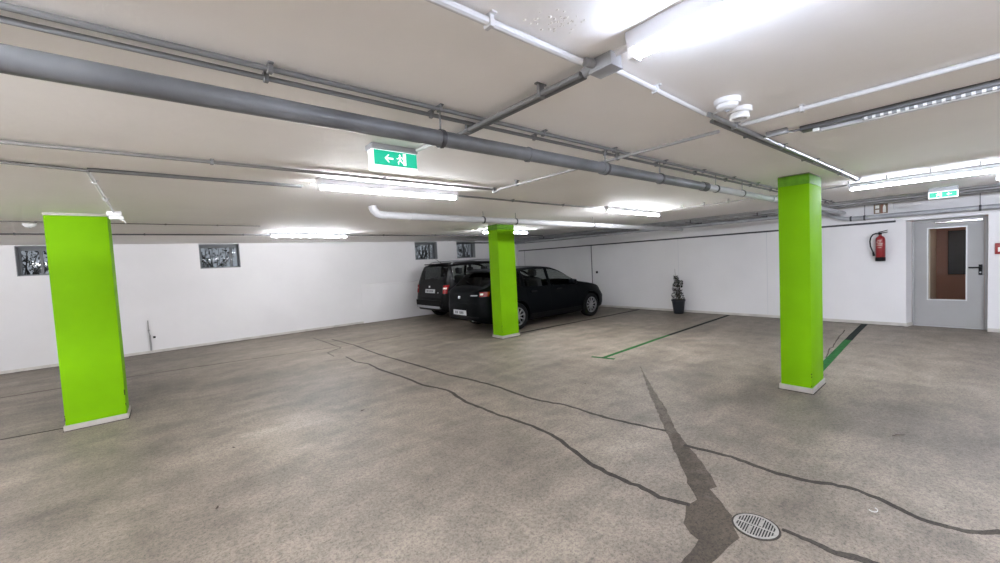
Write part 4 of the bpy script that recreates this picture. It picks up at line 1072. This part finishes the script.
# ---- black hatchback (rear at x = 0, nose at x = L, right side on -y)
hatch = dict(
    label='black hatchback parked behind the middle green pillar', loc=(5.13, 7.68, 0.0), rz=math.radians(-1.6), L=4.5, hw=0.895, R=0.315, axles=(1.02, 3.64), spokes=10,
    paint=M['car_blue'], hmax=0.45, tum=0.19, seatz=0.62,
    bot=[(0, 0.34), (0.12, 0.27), (0.5, 0.20), (1.5, 0.17), (3.2, 0.17), (4.1, 0.19), (4.42, 0.24), (4.5, 0.30)],
    mid=[(0, 0.58), (0.5, 0.60), (2.0, 0.60), (4.0, 0.56), (4.5, 0.50)],
    belt=[(0, 0.74), (0.03, 0.86), (0.10, 0.94), (0.3, 0.985), (0.9, 0.985), (2.0, 0.955), (2.9, 0.93), (3.3, 0.905), (3.8, 0.84), (4.2, 0.755), (4.42, 0.66), (4.5, 0.58)],
    roof=[(0, 0.76), (0.03, 0.90), (0.10, 1.00), (0.26, 1.08), (0.62, 1.335), (0.80, 1.40), (1.2, 1.445), (1.8, 1.46), (2.25, 1.435), (2.6, 1.34), (3.0, 1.165), (3.28, 1.035), (3.45, 0.985), (3.8, 0.935), (4.15, 0.84), (4.42, 0.70), (4.5, 0.60)],
    w=[(0, 0.44), (0.03, 0.53), (0.10, 0.65), (0.25, 0.77), (0.5, 0.86), (1.0, 0.895), (2.2, 0.885), (3.6, 0.895), (3.95, 0.865), (4.2, 0.79), (4.35, 0.68), (4.45, 0.52), (4.5, 0.40)],
    wb=[(0, 0.40), (0.03, 0.49), (0.10, 0.60), (0.25, 0.71), (0.5, 0.80), (1.0, 0.835), (2.2, 0.835), (3.6, 0.80), (4.0, 0.74), (4.2, 0.67), (4.35, 0.56), (4.45, 0.42), (4.5, 0.32)],
    side=[(0.92, 1.22), (1.30, 2.06), (2.16, 2.98)], clear=1, screen=(2.36, 3.26), rear=(0.27, 0.66),
    stations=[0.92, 1.22, 1.30, 2.06, 2.16, 2.98, 2.36, 3.26, 0.27, 0.66, 0.80], mirror=(2.86, 0.81, 0.985), seats=[(2.35, -0.37), (2.35, 0.37), (1.45, -0.38), (1.45, 0.38)])
car, patch, bvh = build_car(hatch)
X = (1, 0, 0); YL = (0, 1, 0); YR = (0, -1, 0)
def rp(name, y0, y1, z0, z1, m, **k): return patch(name, [(0, y0, z0), (0, y1, z0), (0, y1, z1), (0, y0, z1)], X, m, **k)
def sp(name, x0, x1, z0, z1, m, side=-1, **k): return patch(name, [(x0, side, z0), (x1, side, z0), (x1, side, z1), (x0, side, z1)], (0, -side, 0), m, **k)
for s in (-1, 1):
    tl = rp('tail_light', s * 0.64, s * 0.755, 0.845, 0.945, M['tail'], th=0.012); rp('lens', s * 0.65, s * 0.69, 0.88, 0.915, M['tailw'], th=0.015, parent=tl)
    patch('head_lamp', [(4.5, s * 0.44, 0.58), (4.5, s * 0.72, 0.62), (4.5, s * 0.72, 0.70), (4.5, s * 0.44, 0.66)], (-1, 0, 0), M['head'], th=0.006)
    for x in (1.55, 2.42): sp('door_handle', x - 0.1, x + 0.1, 0.83, 0.86, M['trim'], s, th=0.03, nv=2)
    sp('sill_trim', 1.42, 3.25, 0.245, 0.33, M['trim'], s, th=0.01, nu=16)
    sp('door_seam', 2.10, 2.106, 0.34, 0.95, M['trim'], s, th=0.002, nu=1, nv=10); sp('door_seam', 3.02, 3.026, 0.36, 0.90, M['trim'], s, th=0.002, nu=1, nv=10)
    sp('door_seam', 1.30, 1.306, 0.62, 0.96, M['trim'], s, th=0.002, nu=1, nv=10)
np_ = rp('number_plate', -0.26, 0.26, 0.42, 0.53, M['plate'], th=0.014)
for y in (0.16, 0.10, -0.02, -0.08, -0.14): rp('plate_character', y - 0.02, y + 0.02, 0.445, 0.505, M['platech'], th=0.0155, parent=np_, nu=2)
rp('badge', -0.045, 0.045, 0.795, 0.85, M['chrome'], th=0.014)
rp('model_lettering', -0.60, -0.44, 0.862, 0.884, M['silver'], th=0.012)
rp('bumper_trim', -0.62, 0.62, 0.36, 0.40, M['trim'], th=0.012, nu=16)
rp('tailgate_seam', -0.66, 0.66, 0.688, 0.694, M['trim'], th=0.004, nu=16, nv=1)
sh = box(-0.10, -0.50, -0.014, 0.16, 0.50, 0.014, bev=0.012); bmesh.ops.transform(sh, matrix=Matrix.Translation((0.62, 0, 1.395)) @ Matrix.Rotation(-0.22, 4, 'Y'), verts=sh.verts)
obj('roof_spoiler', sh, M['car_blue'], car)
obj('rear_wiper', tube([(0.29, 0.02, 1.135), (0.36, 0.25, 1.18)], 0.009, 8), M['trim'], car)
for y in (-0.42,): obj('exhaust_pipe', tube([(0.05, y, 0.31), (0.35, y, 0.30)], 0.03, 14), M['silver'], car)
obj('shark_antenna', add_prism(bmesh.new(), [(0, 0), (0.16, 0), (0.13, 0.03), (0.02, 0.055)], 0.03, at(x=(1, 0, 0), y=(0, 0, 1), z=(0, -1, 0), o=(0.95, 0.015, 1.42))), M['trim'], car)

# ---- boxy compact SUV
suv = dict(
    label='boxy dark grey car with roof rails beside the window wall', loc=(5.72, 10.12, 0.0), rz=0.0, L=4.2, hw=0.89, R=0.33, axles=(0.84, 3.42), spokes=5,
    paint=M['car_brown'], hmax=0.52, tum=0.13, seatz=0.74,
    bot=[(0, 0.36), (0.1, 0.29), (0.5, 0.24), (1.5, 0.22), (3.0, 0.22), (3.9, 0.27), (4.2, 0.36)],
    mid=[(0, 0.60), (0.1, 0.66), (2, 0.68), (4.2, 0.60)],
    belt=[(0, 0.66), (0.05, 0.74), (0.085, 0.95), (0.12, 1.06), (0.3, 1.085), (1.5, 1.075), (2.9, 1.055), (3.3, 1.02), (3.7, 0.97), (4.05, 0.86), (4.2, 0.72)],
    roof=[(0, 0.675), (0.05, 0.77), (0.085, 1.03), (0.12, 1.17), (0.25, 1.53), (0.33, 1.605), (0.6, 1.645), (1.4, 1.665), (2.1, 1.645), (2.4, 1.585), (2.8, 1.37), (3.1, 1.17), (3.25, 1.11), (3.7, 1.055), (4.05, 0.92), (4.2, 0.74)],
    w=[(0, 0.70), (0.05, 0.78), (0.12, 0.835), (0.3, 0.875), (0.84, 0.89), (2, 0.88), (3.42, 0.89), (3.8, 0.86), (4.05, 0.74), (4.2, 0.56)],
    wb=[(0, 0.67), (0.05, 0.74), (0.12, 0.79), (0.3, 0.82), (0.84, 0.835), (2, 0.835), (3.42, 0.82), (3.8, 0.77), (4.05, 0.65), (4.2, 0.48)],
    side=[(0.36, 0.92), (1.02, 1.80), (1.90, 2.78)], clear=0, screen=(2.36, 3.06), rear=(0.128, 0.262),
    stations=[0.36, 0.92, 1.02, 1.80, 1.90, 2.78, 2.36, 3.06, 0.128, 0.262, 0.085, 0.10, 0.33], mirror=(2.66, 0.82, 1.11), seats=[(2.15, -0.37), (2.15, 0.37), (1.2, -0.38), (1.2, 0.38)])
car2, patch, bvh = build_car(suv)
for s in (-1, 1):
    tl = rp('tail_light', s * 0.70, s * 0.815, 0.80, 1.03, M['tail'], th=0.02, nv=8)
    rp('lens', s * 0.705, s * 0.81, 0.92, 0.96, M['tailw'], th=0.024, parent=tl)
    for x in (1.12, 2.0): sp('door_handle', x - 0.1, x + 0.1, 0.93, 0.965, M['trim'], s, th=0.03, nv=2)
    sp('sill_trim', 1.22, 3.05, 0.27, 0.42, M['trim'], s, th=0.012, nu=16)
    sp('door_seam', 1.85, 1.856, 0.42, 1.05, M['trim'], s, th=0.002, nu=1, nv=10)
    rr = obj('roof_rail', tube([(0.42, s * 0.62, 1.60), (0.50, s * 0.62, 1.655), (0.62, s * 0.62, 1.675), (1.4, s * 0.62, 1.695), (2.0, s * 0.615, 1.68), (2.22, s * 0.605, 1.645), (2.30, s * 0.60, 1.60)], 0.017, 10), M['silver'], car2)
np_ = rp('number_plate', -0.26, 0.26, 0.80, 0.905, M['plate'], th=0.014)
for y in (0.16, 0.10, 0.0, -0.07, -0.14): rp('plate_character', y - 0.02, y + 0.02, 0.825, 0.88, M['platech'], th=0.0155, parent=np_, nu=2)
rp('badge', 0.0, 0.08, 0.955, 1.0, M['chrome'], th=0.014)
rp('badge', -0.46, -0.41, 0.80, 0.83, M['silver'], th=0.012)
rp('bumper', -0.70, 0.70, 0.40, 0.60, M['trim'], th=0.035, nu=18, sink=0.03)
o = rp('skid_plate', -0.64, 0.64, 0.375, 0.44, M['silver'], th=0.05, nu=18, sink=0.03); o['label'] = 'silver strip along the lower bumper'
obj('rear_wiper', tube([(0.135, 0.02, 1.20), (0.15, -0.33, 1.235)], 0.010, 8), M['trim'], car2)
obj('antenna', tube([(0.50, 0.02, 1.63), (0.40, 0.02, 1.70), (0.25, 0.02, 1.80)], [0.008, 0.005, 0.003], 8), M['trim'], car2)
sh = box(-0.10, -0.52, -0.012, 0.10, 0.52, 0.012, bev=0.012); bmesh.ops.transform(sh, matrix=Matrix.Translation((0.30, 0, 1.615)), verts=sh.verts)
obj('roof_spoiler', sh, M['car_brown'], car2)

# ---------------------------------------------------------------- peeling paint on the ceiling
bm = bmesh.new(); rnd = random.Random(33)
for k in range(46):
    x = rnd.gauss(1.04, 0.035); y = rnd.gauss(0.885, 0.03) + (x - 1.04) * -0.3; s = rnd.uniform(0.002, 0.008)
    n = 7; a0 = rnd.uniform(0, 6)
    c = bm.verts.new((x, y, CEIL - rnd.uniform(0.002, 0.005)))
    ring = [bm.verts.new((x + s * rnd.uniform(.6, 1.2) * math.cos(a0 + 2 * PI * i / n), y + s * rnd.uniform(.6, 1.2) * math.sin(a0 + 2 * PI * i / n), CEIL - rnd.uniform(0.0002, 0.0015))) for i in range(n)]
    for i in range(n): bm.faces.new((ring[i], ring[(i + 1) % n], c))
o = obj('peeling_paint', bm, M['flake'], ceiling, smooth=0); o['label'] = 'flaking paint beside the nearest batten'

# ---------------------------------------------------------------- world, camera, view
w = bpy.data.worlds.new('outside'); scene.world = w; w.use_nodes = True
bg = w.node_tree.nodes['Background']
bg.inputs['Color'].default_value = (0.88, 0.93, 1.0, 1); bg.inputs['Strength'].default_value = 0.17

cam = bpy.data.cameras.new('camera'); co = bpy.data.objects.new('camera', cam); COL.objects.link(co)
yaw, pit, rol = map(math.radians, (39.70, 2.87, 2.96))
f = Vector((math.sin(yaw) * math.cos(pit), math.cos(yaw) * math.cos(pit), -math.sin(pit)))
r = Vector((math.cos(yaw), -math.sin(yaw), 0)); dn = f.cross(r)
c, s = math.cos(rol), math.sin(rol)
r2 = r * c + dn * s; d2 = dn * c - r * s
co.matrix_world = Matrix(((r2.x, -d2.x, -f.x, 0), (r2.y, -d2.y, -f.y, 0), (r2.z, -d2.z, -f.z, 1.6), (0, 0, 0, 1)))
cam.sensor_fit = 'HORIZONTAL'; cam.sensor_width = 36; cam.lens = 399.3 / 1000 * 36
cam.clip_start = 0.03; cam.clip_end = 200
scene.camera = co
scene.cycles.diffuse_bounces = 8
scene.view_settings.view_transform = 'Standard'; scene.view_settings.look = 'None'
scene.view_settings.gamma = 1.0; scene.view_settings.use_curve_mapping = False
scene.view_settings.exposure = 1.45
